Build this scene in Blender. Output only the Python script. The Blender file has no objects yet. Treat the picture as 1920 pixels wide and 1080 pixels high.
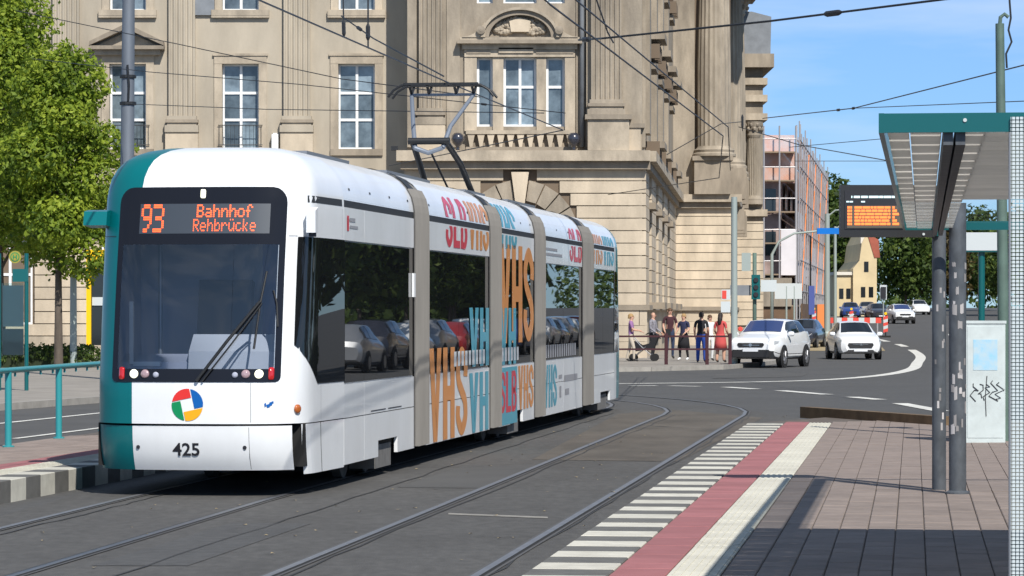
import bpy, bmesh, math, random
from mathutils import Vector, Matrix
R = math.radians
scene = bpy.context.scene
COL = scene.collection
random.seed(11)

# ------------------------------------------------------------------ camera, sky, sun, exposure
EYE = 1.85
cam = bpy.data.cameras.new('camera')
cam.lens = 112.5; cam.sensor_width = 36.0; cam.shift_y = 44.0 / 1920
cam.clip_start = 0.3; cam.clip_end = 4000
cam_o = bpy.data.objects.new('camera', cam); COL.objects.link(cam_o)
cam_o.location = (0, 0, EYE); cam_o.rotation_euler = (R(90), 0, 0)
scene.camera = cam_o

SUN_AZ, SUN_EL = R(21), R(45)           # sun behind the camera, to the right
world = bpy.data.worlds.new('World'); scene.world = world; world.use_nodes = True
wn, wl = world.node_tree.nodes, world.node_tree.links
sky = wn.new('ShaderNodeTexSky'); sky.sky_type = 'NISHITA'; sky.sun_disc = False
sky.sun_elevation = SUN_EL; sky.sun_rotation = math.pi - SUN_AZ
sky.air_density = 1.0; sky.dust_density = 0.0; sky.ozone_density = 2.0; sky.altitude = 0
tc = wn.new('ShaderNodeTexCoord'); mp = wn.new('ShaderNodeMapping')
mp.inputs['Scale'].default_value = (5, 5, 34)
nz = wn.new('ShaderNodeTexNoise'); nz.inputs['Scale'].default_value = 1.3
nz.inputs['Detail'].default_value = 5; nz.inputs['Roughness'].default_value = .55
rp = wn.new('ShaderNodeValToRGB'); rp.color_ramp.elements[0].position = .44; rp.color_ramp.elements[1].position = .78
rp.color_ramp.elements[1].color = (.45, .45, .45, 1)
tint = wn.new('ShaderNodeMix'); tint.data_type = 'RGBA'; tint.blend_type = 'MULTIPLY'
tint.inputs[0].default_value = 1.0
sxyz = wn.new('ShaderNodeSeparateXYZ'); elev = wn.new('ShaderNodeMapRange'); elev.interpolation_type = 'SMOOTHSTEP'
elev.inputs[1].default_value = 0.0; elev.inputs[2].default_value = 0.45
clear = wn.new('ShaderNodeMix'); clear.data_type = 'RGBA'; clear.inputs[6].default_value = (.375, .62, 1.10, 1); clear.inputs[7].default_value = (1.22, 1.13, 1.0, 1)
wl.new(tc.outputs['Generated'], sxyz.inputs[0]); wl.new(sxyz.outputs[2], elev.inputs[0]); wl.new(elev.outputs[0], clear.inputs[0]); wl.new(clear.outputs[2], tint.inputs[7])
mx = wn.new('ShaderNodeMix'); mx.data_type = 'RGBA'; mx.inputs[7].default_value = (7.5, 8.2, 9.4, 1)
wl.new(tc.outputs['Generated'], mp.inputs[0]); wl.new(mp.outputs[0], nz.inputs[0]); wl.new(nz.outputs[0], rp.inputs[0])
wl.new(sky.outputs[0], tint.inputs[6]); wl.new(tint.outputs[2], mx.inputs[6]); wl.new(rp.outputs[0], mx.inputs[0])
bg = wn['Background']; wl.new(mx.outputs[2], bg.inputs[0]); bg.inputs[1].default_value = 0.084

sun = bpy.data.lights.new('sun', 'SUN'); sun.energy = 4.2; sun.angle = R(.53); sun.color = (1, .955, .88)
sun_o = bpy.data.objects.new('sun', sun); COL.objects.link(sun_o)
sv = Vector((math.sin(SUN_AZ) * math.cos(SUN_EL), -math.cos(SUN_AZ) * math.cos(SUN_EL), math.sin(SUN_EL)))
sun_o.rotation_euler = sv.to_track_quat('Z', 'Y').to_euler(); sun_o.location = (20, -20, 40)

scene.view_settings.view_transform = 'Standard'; scene.view_settings.look = 'None'
scene.view_settings.exposure = 0.42; scene.view_settings.gamma = 1

# ------------------------------------------------------------------ materials
MATS = {}
def mat(name, col, rough=.6, metal=0., var=.0, vscale=3., bump=0., bscale=60., spec=.5, coat=0., stretch=None,
        rnd=0., emit=0., trans=None, col2=None, soot=0., soot_col=(.10,.085,.07), soot_scale=.45):
    m = bpy.data.materials.new(name); m.use_nodes = True
    n, l = m.node_tree.nodes, m.node_tree.links
    b = n['Principled BSDF']
    b.inputs['Base Color'].default_value = (*col, 1); b.inputs['Roughness'].default_value = rough
    b.inputs['Metallic'].default_value = metal; b.inputs['Specular IOR Level'].default_value = spec
    b.inputs['Coat Weight'].default_value = coat; b.inputs['Coat Roughness'].default_value = .04
    geo = None
    if var or rnd or bump:
        geo = n.new('ShaderNodeNewGeometry')
    src = None
    if var:
        mpn = n.new('ShaderNodeMapping'); mpn.inputs['Scale'].default_value = stretch or (1, 1, 1)
        l.new(geo.outputs['Position'], mpn.inputs[0])
        t = n.new('ShaderNodeTexNoise'); t.inputs['Scale'].default_value = vscale; t.inputs['Detail'].default_value = 6
        t.inputs['Roughness'].default_value = .62
        l.new(mpn.outputs[0], t.inputs[0])
        r = n.new('ShaderNodeValToRGB'); r.color_ramp.elements[0].position = .3; r.color_ramp.elements[1].position = .7
        lo = col2 or tuple(c * (1 - var) for c in col); hi = tuple(min(1, c * (1 + var * .7)) for c in col)
        r.color_ramp.elements[0].color = (*lo, 1); r.color_ramp.elements[1].color = (*hi, 1)
        l.new(t.outputs[0], r.inputs[0]); src = r.outputs[0]
    if soot:
        # weather stains: patches and streaks with a shape of their own
        if geo is None: geo = n.new('ShaderNodeNewGeometry')
        mp2 = n.new('ShaderNodeMapping'); mp2.inputs['Scale'].default_value = (1, 1, .28) if not stretch or stretch[2] < 1 else stretch
        l.new(geo.outputs['Position'], mp2.inputs[0])
        t3 = n.new('ShaderNodeTexNoise'); t3.inputs['Scale'].default_value = soot_scale; t3.inputs['Detail'].default_value = 9; t3.inputs['Roughness'].default_value = .68
        l.new(mp2.outputs[0], t3.inputs[0])
        r3 = n.new('ShaderNodeMapRange'); r3.inputs[1].default_value = .42; r3.inputs[2].default_value = .78; r3.inputs[4].default_value = soot; r3.clamp = True
        l.new(t3.outputs[0], r3.inputs[0])
        m3 = n.new('ShaderNodeMix'); m3.data_type = 'RGBA'; m3.inputs[6].default_value = (*col, 1); m3.inputs[7].default_value = (*soot_col, 1)
        l.new(r3.outputs[0], m3.inputs[0])
        if src: l.new(src, m3.inputs[6])
        src = m3.outputs[2]
    if rnd:
        oi = n.new('ShaderNodeObjectInfo'); mr = n.new('ShaderNodeMapRange')
        mr.inputs[3].default_value = 1 - rnd; mr.inputs[4].default_value = 1 + rnd
        l.new(oi.outputs['Random'], mr.inputs[0])
        mm = n.new('ShaderNodeMix'); mm.data_type = 'RGBA'; mm.blend_type = 'MULTIPLY'; mm.inputs[0].default_value = 1
        mm.inputs[6].default_value = (*col, 1)
        if src: l.new(src, mm.inputs[6])
        cb = n.new('ShaderNodeCombineColor')
        for i in range(3): l.new(mr.outputs[0], cb.inputs[i])
        l.new(cb.outputs[0], mm.inputs[7]); src = mm.outputs[2]
    if src: l.new(src, b.inputs['Base Color'])
    if bump:
        t2 = n.new('ShaderNodeTexNoise'); t2.inputs['Scale'].default_value = bscale; t2.inputs['Detail'].default_value = 4
        l.new(geo.outputs['Position'], t2.inputs[0])
        bp = n.new('ShaderNodeBump'); bp.inputs['Strength'].default_value = bump; bp.inputs['Distance'].default_value = .02
        l.new(t2.outputs[0], bp.inputs['Height']); l.new(bp.outputs[0], b.inputs['Normal'])
    if emit:
        b.inputs['Emission Color'].default_value = (*col, 1); b.inputs['Emission Strength'].default_value = emit
    if trans:
        out = n['Material Output']; mxs = n.new('ShaderNodeMixShader'); tr = n.new('ShaderNodeBsdfTransparent')
        tr.inputs[0].default_value = (*trans[1], 1); mxs.inputs[0].default_value = trans[0]
        l.new(b.outputs[0], mxs.inputs[1]); l.new(tr.outputs[0], mxs.inputs[2]); l.new(mxs.outputs[0], out.inputs[0])
    MATS[name] = m
    return m

def glass_mat(name, tint=(.6, .65, .66), ior=1.45, base=.0):
    """thin pane: Fresnel mix of a clear tinted see-through and a mirror reflection"""
    m = bpy.data.materials.new(name); m.use_nodes = True
    n, l = m.node_tree.nodes, m.node_tree.links
    n.remove(n['Principled BSDF'])
    fr = n.new('ShaderNodeFresnel'); fr.inputs[0].default_value = ior
    tr = n.new('ShaderNodeBsdfTransparent'); tr.inputs[0].default_value = (*tint, 1)
    gl = n.new('ShaderNodeBsdfGlossy'); gl.inputs['Roughness'].default_value = .02
    gl.inputs[0].default_value = (.9, .93, .95, 1)
    ad = n.new('ShaderNodeMath'); ad.operation = 'ADD'; ad.inputs[1].default_value = base; ad.use_clamp = True
    mxs = n.new('ShaderNodeMixShader')
    l.new(fr.outputs[0], ad.inputs[0]); l.new(ad.outputs[0], mxs.inputs[0]); l.new(tr.outputs[0], mxs.inputs[1]); l.new(gl.outputs[0], mxs.inputs[2])
    l.new(mxs.outputs[0], n['Material Output'].inputs[0])
    MATS[name] = m
    return m

def leaf_mat(name, c1, c2, c3):
    m = bpy.data.materials.new(name); m.use_nodes = True
    n, l = m.node_tree.nodes, m.node_tree.links
    b = n['Principled BSDF']; b.inputs['Roughness'].default_value = .55; b.inputs['Specular IOR Level'].default_value = .3
    geo = n.new('ShaderNodeNewGeometry'); t = n.new('ShaderNodeTexNoise'); t.inputs['Scale'].default_value = 1.1; t.inputs['Detail'].default_value = 5
    l.new(geo.outputs['Position'], t.inputs[0])
    r = n.new('ShaderNodeValToRGB'); r.color_ramp.elements[0].position = .3; r.color_ramp.elements[0].color = (*c1, 1)
    r.color_ramp.elements[1].position = .7; r.color_ramp.elements[1].color = (*c3, 1)
    e = r.color_ramp.elements.new(.5); e.color = (*c2, 1)
    wnz = n.new('ShaderNodeMath'); wnz.operation = 'MULTIPLY_ADD'; wnz.inputs[1].default_value = .36; 
    l.new(geo.outputs['Random Per Island'], wnz.inputs[0])
    sb = n.new('ShaderNodeMath'); sb.operation = 'SUBTRACT'; sb.inputs[1].default_value = .18
    l.new(t.outputs[0], sb.inputs[0]); l.new(sb.outputs[0], wnz.inputs[2]); l.new(wnz.outputs[0], r.inputs[0])
    l.new(r.outputs[0], b.inputs['Base Color'])
    tl = n.new('ShaderNodeBsdfTranslucent'); hs = n.new('ShaderNodeHueSaturation'); hs.inputs['Value'].default_value = 1.25
    l.new(r.outputs[0], hs.inputs['Color']); l.new(hs.outputs[0], tl.inputs[0])
    ms = n.new('ShaderNodeMixShader'); ms.inputs[0].default_value = .45
    l.new(b.outputs[0], ms.inputs[1]); l.new(tl.outputs[0], ms.inputs[2]); l.new(ms.outputs[0], n['Material Output'].inputs[0])
    MATS[name] = m

# ------------------------------------------------------------------ mesh helpers
class MB:
    """collects faces (with material slots) and links them as ONE mesh object"""
    def __init__(s): s.v = []; s.f = []; s.m = []; s.mats = []
    def slot(s, name):
        if name not in s.mats: s.mats.append(name)
        return s.mats.index(name)
    def add(s, verts, faces, m):
        k = len(s.v); i = s.slot(m)
        s.v += [tuple(p) for p in verts]
        for f in faces: s.f.append(tuple(k + a for a in f)); s.m.append(i)
        return s
    def box(s, x0, x1, y0, y1, z0, z1, m):
        if x0 > x1: x0, x1 = x1, x0
        if y0 > y1: y0, y1 = y1, y0
        if z0 > z1: z0, z1 = z1, z0
        return s.add([(x0,y0,z0),(x1,y0,z0),(x1,y1,z0),(x0,y1,z0),(x0,y0,z1),(x1,y0,z1),(x1,y1,z1),(x0,y1,z1)],
              [(3,2,1,0),(4,5,6,7),(0,1,5,4),(1,2,6,5),(2,3,7,6),(3,0,4,7)], m)
    def obox(s, a, b, w, z0, z1, m):
        """box along the plan segment a->b, width w to the LEFT (outside) of it"""
        ax, ay = a; bx, by = b; L = math.hypot(bx-ax, by-ay); nx, ny = (by-ay)/L, -(bx-ax)/L
        q = [(ax,ay),(bx,by),(bx+nx*w,by+ny*w),(ax+nx*w,ay+ny*w)]
        return s.add([(x,y,z0) for x,y in q]+[(x,y,z1) for x,y in q],
              [(0,1,2,3),(7,6,5,4),(0,4,5,1),(1,5,6,2),(2,6,7,3),(3,7,4,0)], m)
    def prism(s, pts, axis, a, b, m):
        """extrude a 2-D outline along an axis: 'y': pts are (x,z); 'z': (x,y); 'x': (y,z)"""
        n = len(pts)
        def P(p, t):
            return (p[0], t, p[1]) if axis == 'y' else ((p[0], p[1], t) if axis == 'z' else (t, p[0], p[1]))
        return s.add([P(p, a) for p in pts]+[P(p, b) for p in pts],
              [tuple(range(n)), tuple(range(2*n-1, n-1, -1))]+[((i+1)%n, i, n+i, n+(i+1)%n) for i in range(n)], m)
    def tube(s, pts, r, m, seg=8, r1=None, cap=True):
        pts = [Vector(p) for p in pts]; n = len(pts); rings = []
        if not isinstance(r, (list, tuple)):
            r = [r + ((r1 if r1 is not None else r) - r) * i / max(1, n-1) for i in range(n)]
        prev = None
        for i, p in enumerate(pts):
            d = (pts[min(i+1, n-1)] - pts[max(i-1, 0)])
            if d.length < 1e-9: d = Vector((0,0,1))
            d.normalize()
            if prev is None:
                u = d.orthogonal().normalized()
            else:
                u = (prev - d * prev.dot(d))
                u = u.normalized() if u.length > 1e-6 else d.orthogonal().normalized()
            prev = u; w = d.cross(u)
            rings.append([p + (u*math.cos(2*math.pi*k/seg) + w*math.sin(2*math.pi*k/seg))*r[i] for k in range(seg)])
        V = [q for rg in rings for q in rg]; F = []
        for i in range(n-1):
            for k in range(seg):
                F.append((i*seg+k, i*seg+(k+1)%seg, (i+1)*seg+(k+1)%seg, (i+1)*seg+k))
        if cap: F += [tuple(range(seg-1, -1, -1)), tuple(range((n-1)*seg, n*seg))]
        return s.add(V, F, m)
    def lathe(s, prof, m, origin=(0,0,0), axis='z', seg=16):
        """prof: list of (radius, height)"""
        V = []; F = []; n = len(prof)
        for r, h in prof:
            for k in range(seg):
                a = 2*math.pi*k/seg; c, t = r*math.cos(a), r*math.sin(a)
                q = (c,t,h) if axis == 'z' else ((c,h,t) if axis == 'y' else (h,c,t))
                V.append((q[0]+origin[0], q[1]+origin[1], q[2]+origin[2]))
        for i in range(n-1):
            for k in range(seg): F.append((i*seg+k, i*seg+(k+1)%seg, (i+1)*seg+(k+1)%seg, (i+1)*seg+k))
        F += [tuple(range(seg)), tuple(range((n-1)*seg, n*seg))]
        return s.add(V, F, m)
    def grid(s, rows, m, closed=False):
        n = len(rows[0]); V = [p for r in rows for p in r]; F = []
        for i in range(len(rows)-1):
            for k in range(n if closed else n-1):
                F.append((i*n+k, i*n+(k+1)%n, (i+1)*n+(k+1)%n, (i+1)*n+k))
        return s.add(V, F, m)
    def mesh(s, name, smooth=False):
        me = bpy.data.meshes.new(name); me.from_pydata(s.v, [], s.f)
        for t in s.mats: me.materials.append(MATS[t])
        me.polygons.foreach_set('material_index', s.m)
        if smooth:
            me.polygons.foreach_set('use_smooth', [True]*len(s.f))
        me.update()
        return me
    def build(s, name, parent=None, smooth=False, angle=None, recalc=True, flat=None):
        me = s.mesh(name, smooth)
        if recalc:
            bm = bmesh.new(); bm.from_mesh(me); bmesh.ops.recalc_face_normals(bm, faces=bm.faces)
            if smooth and angle:
                for e in bm.edges:
                    if len(e.link_faces) == 2 and e.calc_face_angle(0) > R(angle): e.smooth = False
            bm.to_mesh(me); bm.free()
        o = bpy.data.objects.new(name, me); COL.objects.link(o)
        if parent is not None: o.parent = parent
        return o

def tag(o, label, cat, group=None):
    o['label'] = label; o['category'] = cat
    if group: o['group'] = group
    return o
def thing(name, label, cat, loc=(0,0,0), rz=0, group=None):
    o = bpy.data.objects.new(name, None); COL.objects.link(o); o.location = loc; o.rotation_euler = (0,0,rz)
    o.empty_display_size = .2
    return tag(o, label, cat, group)
def struct(o): o['kind'] = 'structure'; return o
def stuff(o): o['kind'] = 'stuff'; return o
def part(name, me, parent, loc=(0,0,0), rz=0, scale=None):
    o = bpy.data.objects.new(name, me); COL.objects.link(o); o.parent = parent; o.location = loc; o.rotation_euler = (0,0,rz)
    if scale: o.scale = scale
    return o
def copy_tree(o, parent=None):
    c = o.copy(); COL.objects.link(c)
    if parent is not None: c.parent = parent
    for ch in [x for x in o.children]: copy_tree(ch, c)
    return c

def text_geo(body, bold=.0, res=3, shear=0.):
    """outline letters as a flat mesh in the unit square (x right, y up)"""
    cu = bpy.data.curves.new('letters', 'FONT'); cu.body = body; cu.offset = bold; cu.resolution_u = res; cu.shear = shear
    ob = bpy.data.objects.new('letters', cu); COL.objects.link(ob)
    dg = bpy.context.evaluated_depsgraph_get(); me = bpy.data.meshes.new_from_object(ob.evaluated_get(dg))
    V = [(v.co.x, v.co.y) for v in me.vertices]; F = [tuple(p.vertices) for p in me.polygons]
    bpy.data.objects.remove(ob); bpy.data.curves.remove(cu); bpy.data.meshes.remove(me)
    x0, x1 = min(v[0] for v in V), max(v[0] for v in V); y0, y1 = min(v[1] for v in V), max(v[1] for v in V)
    return [((x-x0)/(x1-x0), (y-y0)/(y1-y0)) for x, y in V], F

def gz(y):
    """street level: flat near, climbing gently in the distance"""
    t = min(1, max(0, (y-150)/260)); return 2.3*t*t*(3-2*t)

# colours
mat('asphalt', (.080,.079,.078), .85, var=.25, vscale=7, stretch=(1,1,1), soot=.45, soot_col=(.035,.034,.034), soot_scale=.35, bump=.35, bscale=90)
mat('asphalt_track', (.084,.081,.077), .85, var=.26, vscale=9, bump=.4, bscale=70, stretch=(1,.45,1), soot=.55, soot_col=(.04,.037,.034), soot_scale=.8)
mat('asphalt_rust', (.098,.085,.070), .85, var=.35, vscale=1.0, bump=.3, bscale=80, stretch=(1,.4,1))
mat('asphalt_left', (.075,.073,.07), .85, var=.2, vscale=.6)
mat('pavement', (.27,.245,.215), .9, var=.2, vscale=1.2, bump=.2, bscale=40)
mat('kerb', (.33,.31,.28), .85, var=.2, vscale=3)
mat('rail_steel', (.25,.255,.27), .5, metal=.6, var=.15, vscale=4)
mat('rail_edge', (.085,.082,.08), .7)
mat('tar', (.034,.033,.032), .7)
mat('groove', (.012,.011,.01), .9)
mat('marking', (.62,.61,.57), .8, var=.25, vscale=2.5)
mat('worn_marking', (.26,.245,.22), .8, var=.3, vscale=5)
mat('paver', (.265,.212,.185), .88, var=.14, vscale=5, rnd=.10, bump=.15, bscale=70, stretch=(1,1,1), soot=.35, soot_col=(.10,.085,.08), soot_scale=1.3)
mat('paver_joint', (.115,.095,.082), .95, var=.3, vscale=6)
mat('kerb_white', (.56,.54,.47), .85, var=.14, vscale=5, rnd=.08, stretch=(1,1,1), soot=.35, soot_col=(.22,.20,.17), soot_scale=3)
mat('kerb_grey', (.125,.122,.115), .88, var=.2, vscale=5, rnd=.08)
mat('red_slab', (.33,.125,.13), .85, var=.16, vscale=4, rnd=.10, stretch=(1,1,1), soot=.3, soot_col=(.13,.08,.08), soot_scale=2)
mat('tactile', (.58,.56,.48), .85, var=.12, vscale=5, rnd=.06, stretch=(1,1,1), soot=.3, soot_col=(.22,.20,.17), soot_scale=2.5)
mat('rust_beam', (.15,.10,.055), .85, var=.4, vscale=3)
mat('sand', (.33,.26,.15), .95, var=.25, vscale=1)
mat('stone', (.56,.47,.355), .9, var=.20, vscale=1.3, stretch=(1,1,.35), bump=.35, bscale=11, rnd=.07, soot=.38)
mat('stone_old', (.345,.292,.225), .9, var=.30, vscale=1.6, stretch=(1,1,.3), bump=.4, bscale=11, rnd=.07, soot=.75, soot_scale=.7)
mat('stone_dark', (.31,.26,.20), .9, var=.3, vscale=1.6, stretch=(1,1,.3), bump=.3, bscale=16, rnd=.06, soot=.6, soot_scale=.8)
mat('plaster', (.43,.375,.295), .92, var=.18, vscale=.8, stretch=(1,1,.3), bump=.2, bscale=14, soot=.32)
mat('stone_trim', (.45,.38,.29), .9, var=.25, vscale=2.0, stretch=(1,1,.5), bump=.3, bscale=16, rnd=.05, soot=.65, soot_scale=.8)
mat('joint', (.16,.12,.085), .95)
mat('slate', (.20,.215,.235), .6, var=.2, vscale=2)
mat('frame_white', (.78,.79,.79), .45)
mat('pane', (.14,.18,.21), .05, var=.6, vscale=1.4, rnd=.45, spec=.8)
mat('pane_dark', (.02,.024,.028), .08, rnd=.4, spec=.6)
mat('curtain', (.33,.36,.37), .8, rnd=.2)
mat('tram_white', (.78,.80,.82), .32, coat=.35, spec=.45, var=.05, vscale=1.2, soot=.16, soot_col=(.34,.31,.27), soot_scale=1.3)
mat('tram_green', (.0,.135,.15), .30, coat=.15, spec=.35)
mat('tram_turq', (.05,.24,.28), .32, coat=.5)
mat('tram_black', (.010,.011,.016), .14, coat=.0, spec=.32)
mat('side_glass', (.010,.011,.013), .008, spec=.55)
mat('gasket', (.025,.027,.03), .6)
mat('bellows', (.185,.175,.16), .7, var=.12, vscale=4, stretch=(1,1,.3))
mat('bellows_rim', (.30,.29,.275), .5)
mat('underframe', (.012,.012,.012), .9)
mat('bogie_grey', (.16,.155,.15), .8, var=.3, vscale=6)
mat('interior_dark', (.34,.36,.44), .8)
mat('interior_grey', (.42,.44,.48), .7)
mat('interior_blue', (.06,.09,.30), .8)
mat('interior_seat', (.06,.06,.065), .9)
mat('print_orange', (.66,.27,.075), .4, coat=.2)
mat('print_blue', (.085,.36,.47), .4, coat=.2)
mat('print_red', (.62,.045,.07), .4, coat=.2)
mat('print_navy', (.10,.20,.34), .4, coat=.2)
mat('print_grey', (.30,.30,.32), .5)
mat('print_pale', (.62,.64,.65), .5)
mat('print_black', (.015,.015,.02), .5)
mat('logo_red', (.68,.03,.025), .4); mat('logo_blue', (.0,.10,.38), .4); mat('logo_green', (.0,.23,.08), .4); mat('logo_yellow', (.80,.38,.005), .4)
mat('led', (1.0,.13,.035), .5, emit=.85)
mat('disc_shaded_yellow', (.30,.27,.04), .5)  # tree shade over the stop disc is put into this yellow
mat('led_orange', (1.0,.20,.04), .5, emit=.85)
mat('led_panel', (.045,.055,.07), .35)
mat('board_panel', (.10,.085,.06), .5)
mat('board_text', (.55,.72,.75), .5, emit=.5)
mat('lamp_white', (.95,.93,.72), .2, emit=.9)
mat('lamp_pale', (.36,.25,.27), .15, coat=1)
mat('lamp_red', (.45,.01,.012), .15, coat=1, emit=.06)
mat('lamp_orange', (.42,.11,.02), .2, coat=1)
mat('steel_grey', (.24,.25,.27), .45, metal=.6)
mat('panto_grey', (.22,.25,.30), .45, metal=.4)
mat('black_metal', (.014,.015,.017), .5)
mat('rubber', (.014,.014,.014), .85)
mat('pole_grey', (.155,.175,.205), .55, metal=.3, var=.15, vscale=3, stretch=(1,1,.3))
mat('pole_light', (.33,.38,.36), .5, metal=.2)
mat('pole_green', (.095,.15,.125), .55, var=.2, vscale=4)
mat('teal', (.0,.095,.10), .38, coat=.3)
mat('teal_light', (.03,.27,.30), .4, coat=.3)
mat('post_dark', (.088,.098,.112), .5, var=.35, vscale=9, stretch=(1,1,.6))
mat('sticker', (.38,.36,.36), .6, rnd=.45)
mat('slat_metal', (.62,.59,.55), .5, var=.2, vscale=3, rnd=.2)
def make_translucent(name, fac, col):
    m = MATS[name]; n, l = m.node_tree.nodes, m.node_tree.links; t = n.new('ShaderNodeBsdfTranslucent'); t.inputs[0].default_value = (*col, 1)
    ms = n.new('ShaderNodeMixShader'); ms.inputs[0].default_value = fac; l.new(n['Principled BSDF'].outputs[0], ms.inputs[1]); l.new(t.outputs[0], ms.inputs[2]); l.new(ms.outputs[0], n['Material Output'].inputs[0])
make_translucent('slat_metal', .45, (.74,.72,.69))
mat('slat_glass', (.50,.58,.62), .25, trans=(.975,(.985,.99,.99)), rnd=.1)
mat('slat_frost', (.58,.56,.53), .5, trans=(.72,(.96,.97,.97)), rnd=.15)
mat('cabinet', (.50,.56,.56), .6, var=.12, vscale=5)
mat('cabinet_map', (.20,.42,.58), .6, var=.35, vscale=7, col2=(.48,.56,.58))
mat('scribble', (.03,.03,.035), .7)
mat('sign_white', (.52,.56,.57), .5)
mat('yellow', (.85,.52,.0), .45)
mat('wire', (.02,.021,.024), .5)
mat('car_white', (.80,.81,.82), .25, coat=.8)
mat('car_dark', (.03,.032,.045), .25, coat=.9)
mat('car_silver', (.42,.43,.45), .3, metal=.5, coat=.8)
mat('car_blue', (.02,.05,.20), .3, coat=.8)
mat('car_red', (.30,.02,.02), .3, coat=.8)
mat('cladding', (.018,.018,.02), .6)
mat('car_glass', (.012,.016,.022), .03, spec=.7)
mat('car_glass_blue', (.03,.05,.14), .05, spec=.8)
mat('headlamp', (.62,.65,.68), .12, metal=.4, coat=1)
mat('chrome', (.6,.61,.63), .2, metal=1)
mat('rim', (.30,.30,.31), .4, metal=.7)
mat('plate', (.70,.72,.75), .5)
mat('skin', (.52,.30,.21), .55); mat('hair_dark', (.018,.012,.01), .7); mat('hair_brown', (.09,.045,.02), .7); mat('hair_fair', (.35,.22,.09), .7)
mat('cloth_purple', (.26,.13,.28), .9); mat('cloth_beige', (.48,.42,.34), .9); mat('cloth_check', (.24,.23,.26), .9, var=.5, vscale=14)
mat('cloth_black', (.012,.012,.015), .9); mat('cloth_maroon', (.05,.015,.02), .9); mat('cloth_jeans', (.03,.045,.09), .9)
mat('cloth_blue', (.02,.06,.30), .9); mat('cloth_white', (.70,.70,.70), .9); mat('cloth_navy', (.02,.022,.06), .9)
mat('cloth_coral', (.50,.075,.07), .9); mat('shoe', (.03,.028,.028), .7); mat('shoe_white', (.75,.75,.75), .7)
mat('bark', (.10,.08,.062), .9, var=.35, vscale=6, stretch=(1,1,.3), bump=.5, bscale=12)
mat('orange_net', (.66,.34,.22), .9, trans=(.46,(.98,.95,.93)), var=.35, vscale=1.0, col2=(.72,.62,.60))
mat('white_tarp', (.66,.62,.63), .8, var=.1, vscale=.7)
mat('scaf_pole', (.42,.40,.40), .5, metal=.4)
mat('scaf_deck', (.26,.19,.13), .9)
mat('brick_old', (.38,.28,.25), .9, var=.35, vscale=.9)
mat('hoarding', (.14,.085,.05), .85, var=.3, vscale=1)
mat('house_yellow', (.62,.50,.30), .9, var=.12, vscale=.6)
mat('house_white', (.66,.62,.54), .9)
mat('roof_red', (.33,.09,.055), .85, var=.25, vscale=1)
mat('warn_red', (.65,.06,.04), .6); mat('warn_orange', (.70,.22,.06), .7)
mat('blue_sign', (.0,.14,.52), .4, emit=.10)
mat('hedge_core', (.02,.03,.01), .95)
leaf_mat('leaf_lime', (.07,.12,.014), (.20,.28,.028), (.35,.42,.048))
leaf_mat('leaf_dark', (.03,.055,.014), (.07,.115,.024), (.13,.18,.035))
leaf_mat('leaf_mid', (.03,.06,.012), (.06,.10,.018), (.10,.13,.03))
leaf_mat('leaf_brown', (.05,.04,.012), (.09,.07,.02), (.13,.09,.03))
glass_mat('windscreen', tint=(.80,.84,.90), base=.065)
glass_mat('shelter_glass', tint=(.80,.88,.87))
def dot_mat():
    m = bpy.data.materials.new('dot_print'); m.use_nodes = True
    n, l = m.node_tree.nodes, m.node_tree.links; b = n['Principled BSDF']
    b.inputs['Base Color'].default_value = (.55,.61,.63,1); b.inputs['Roughness'].default_value = .4
    g = n.new('ShaderNodeNewGeometry'); sx = n.new('ShaderNodeSeparateXYZ'); l.new(g.outputs['Position'], sx.inputs[0])
    prev = None
    for ax in (0, 2):
        a = n.new('ShaderNodeMath'); a.operation = 'MULTIPLY'; a.inputs[1].default_value = 1/.0155; l.new(sx.outputs[ax], a.inputs[0])
        f = n.new('ShaderNodeMath'); f.operation = 'FRACT'; l.new(a.outputs[0], f.inputs[0])
        c = n.new('ShaderNodeMath'); c.operation = 'LESS_THAN'; c.inputs[1].default_value = .76; l.new(f.outputs[0], c.inputs[0])
        if prev:
            q = n.new('ShaderNodeMath'); q.operation = 'MULTIPLY'; l.new(prev.outputs[0], q.inputs[0]); l.new(c.outputs[0], q.inputs[1]); prev = q
        else: prev = c
    t = n.new('ShaderNodeBsdfTransparent'); t.inputs[0].default_value = (.8,.88,.87,1); ms = n.new('ShaderNodeMixShader')
    l.new(prev.outputs[0], ms.inputs[0]); l.new(t.outputs[0], ms.inputs[1]); l.new(b.outputs[0], ms.inputs[2])
    l.new(ms.outputs[0], n['Material Output'].inputs[0]); MATS['dot_print'] = m
dot_mat()

# ------------------------------------------------------------------ ground, pavements, markings
g = MB()
ys = [-60, 0, 40, 80, 120, 150] + [150+20*i for i in range(1, 14)] + [450, 600, 900, 1500]
xs = [-700, -200, -60, -20, 0, 20, 60, 200, 700]
g.grid([[(x, y, gz(y)) for x in xs] for y in ys], 'asphalt')
ground = struct(g.build('ground'))

def sheet(name, pts, z, m, parent=None):
    b = MB(); b.add([(x, y, z+gz(y)) for x, y in pts], [tuple(range(len(pts)))], m); o = b.build(name, parent, recalc=False)
    o.data.update(); 
    if o.data.polygons[0].normal.z < 0: o.data.flip_normals()
    return struct(o) if parent is None else o
def slab(name, pts, z0, z1, m, parent=None):
    o = MB().prism(pts, 'z', z0, z1, m).build(name, parent); return struct(o) if parent is None else o

sheet('left_road', [(-60,30),(-6.6,30),(-5.0,48),(-2.6,62),(-6.3,76),(-9.3,60),(-12.5,49),(-60,40)], .004, 'asphalt_left')
sheet('track_bed', [(-6.3,5),(-.75,5),(5.2,53.5),(4.2,62),(1.0,68),(-2.0,66)], .004, 'asphalt_track')
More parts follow.
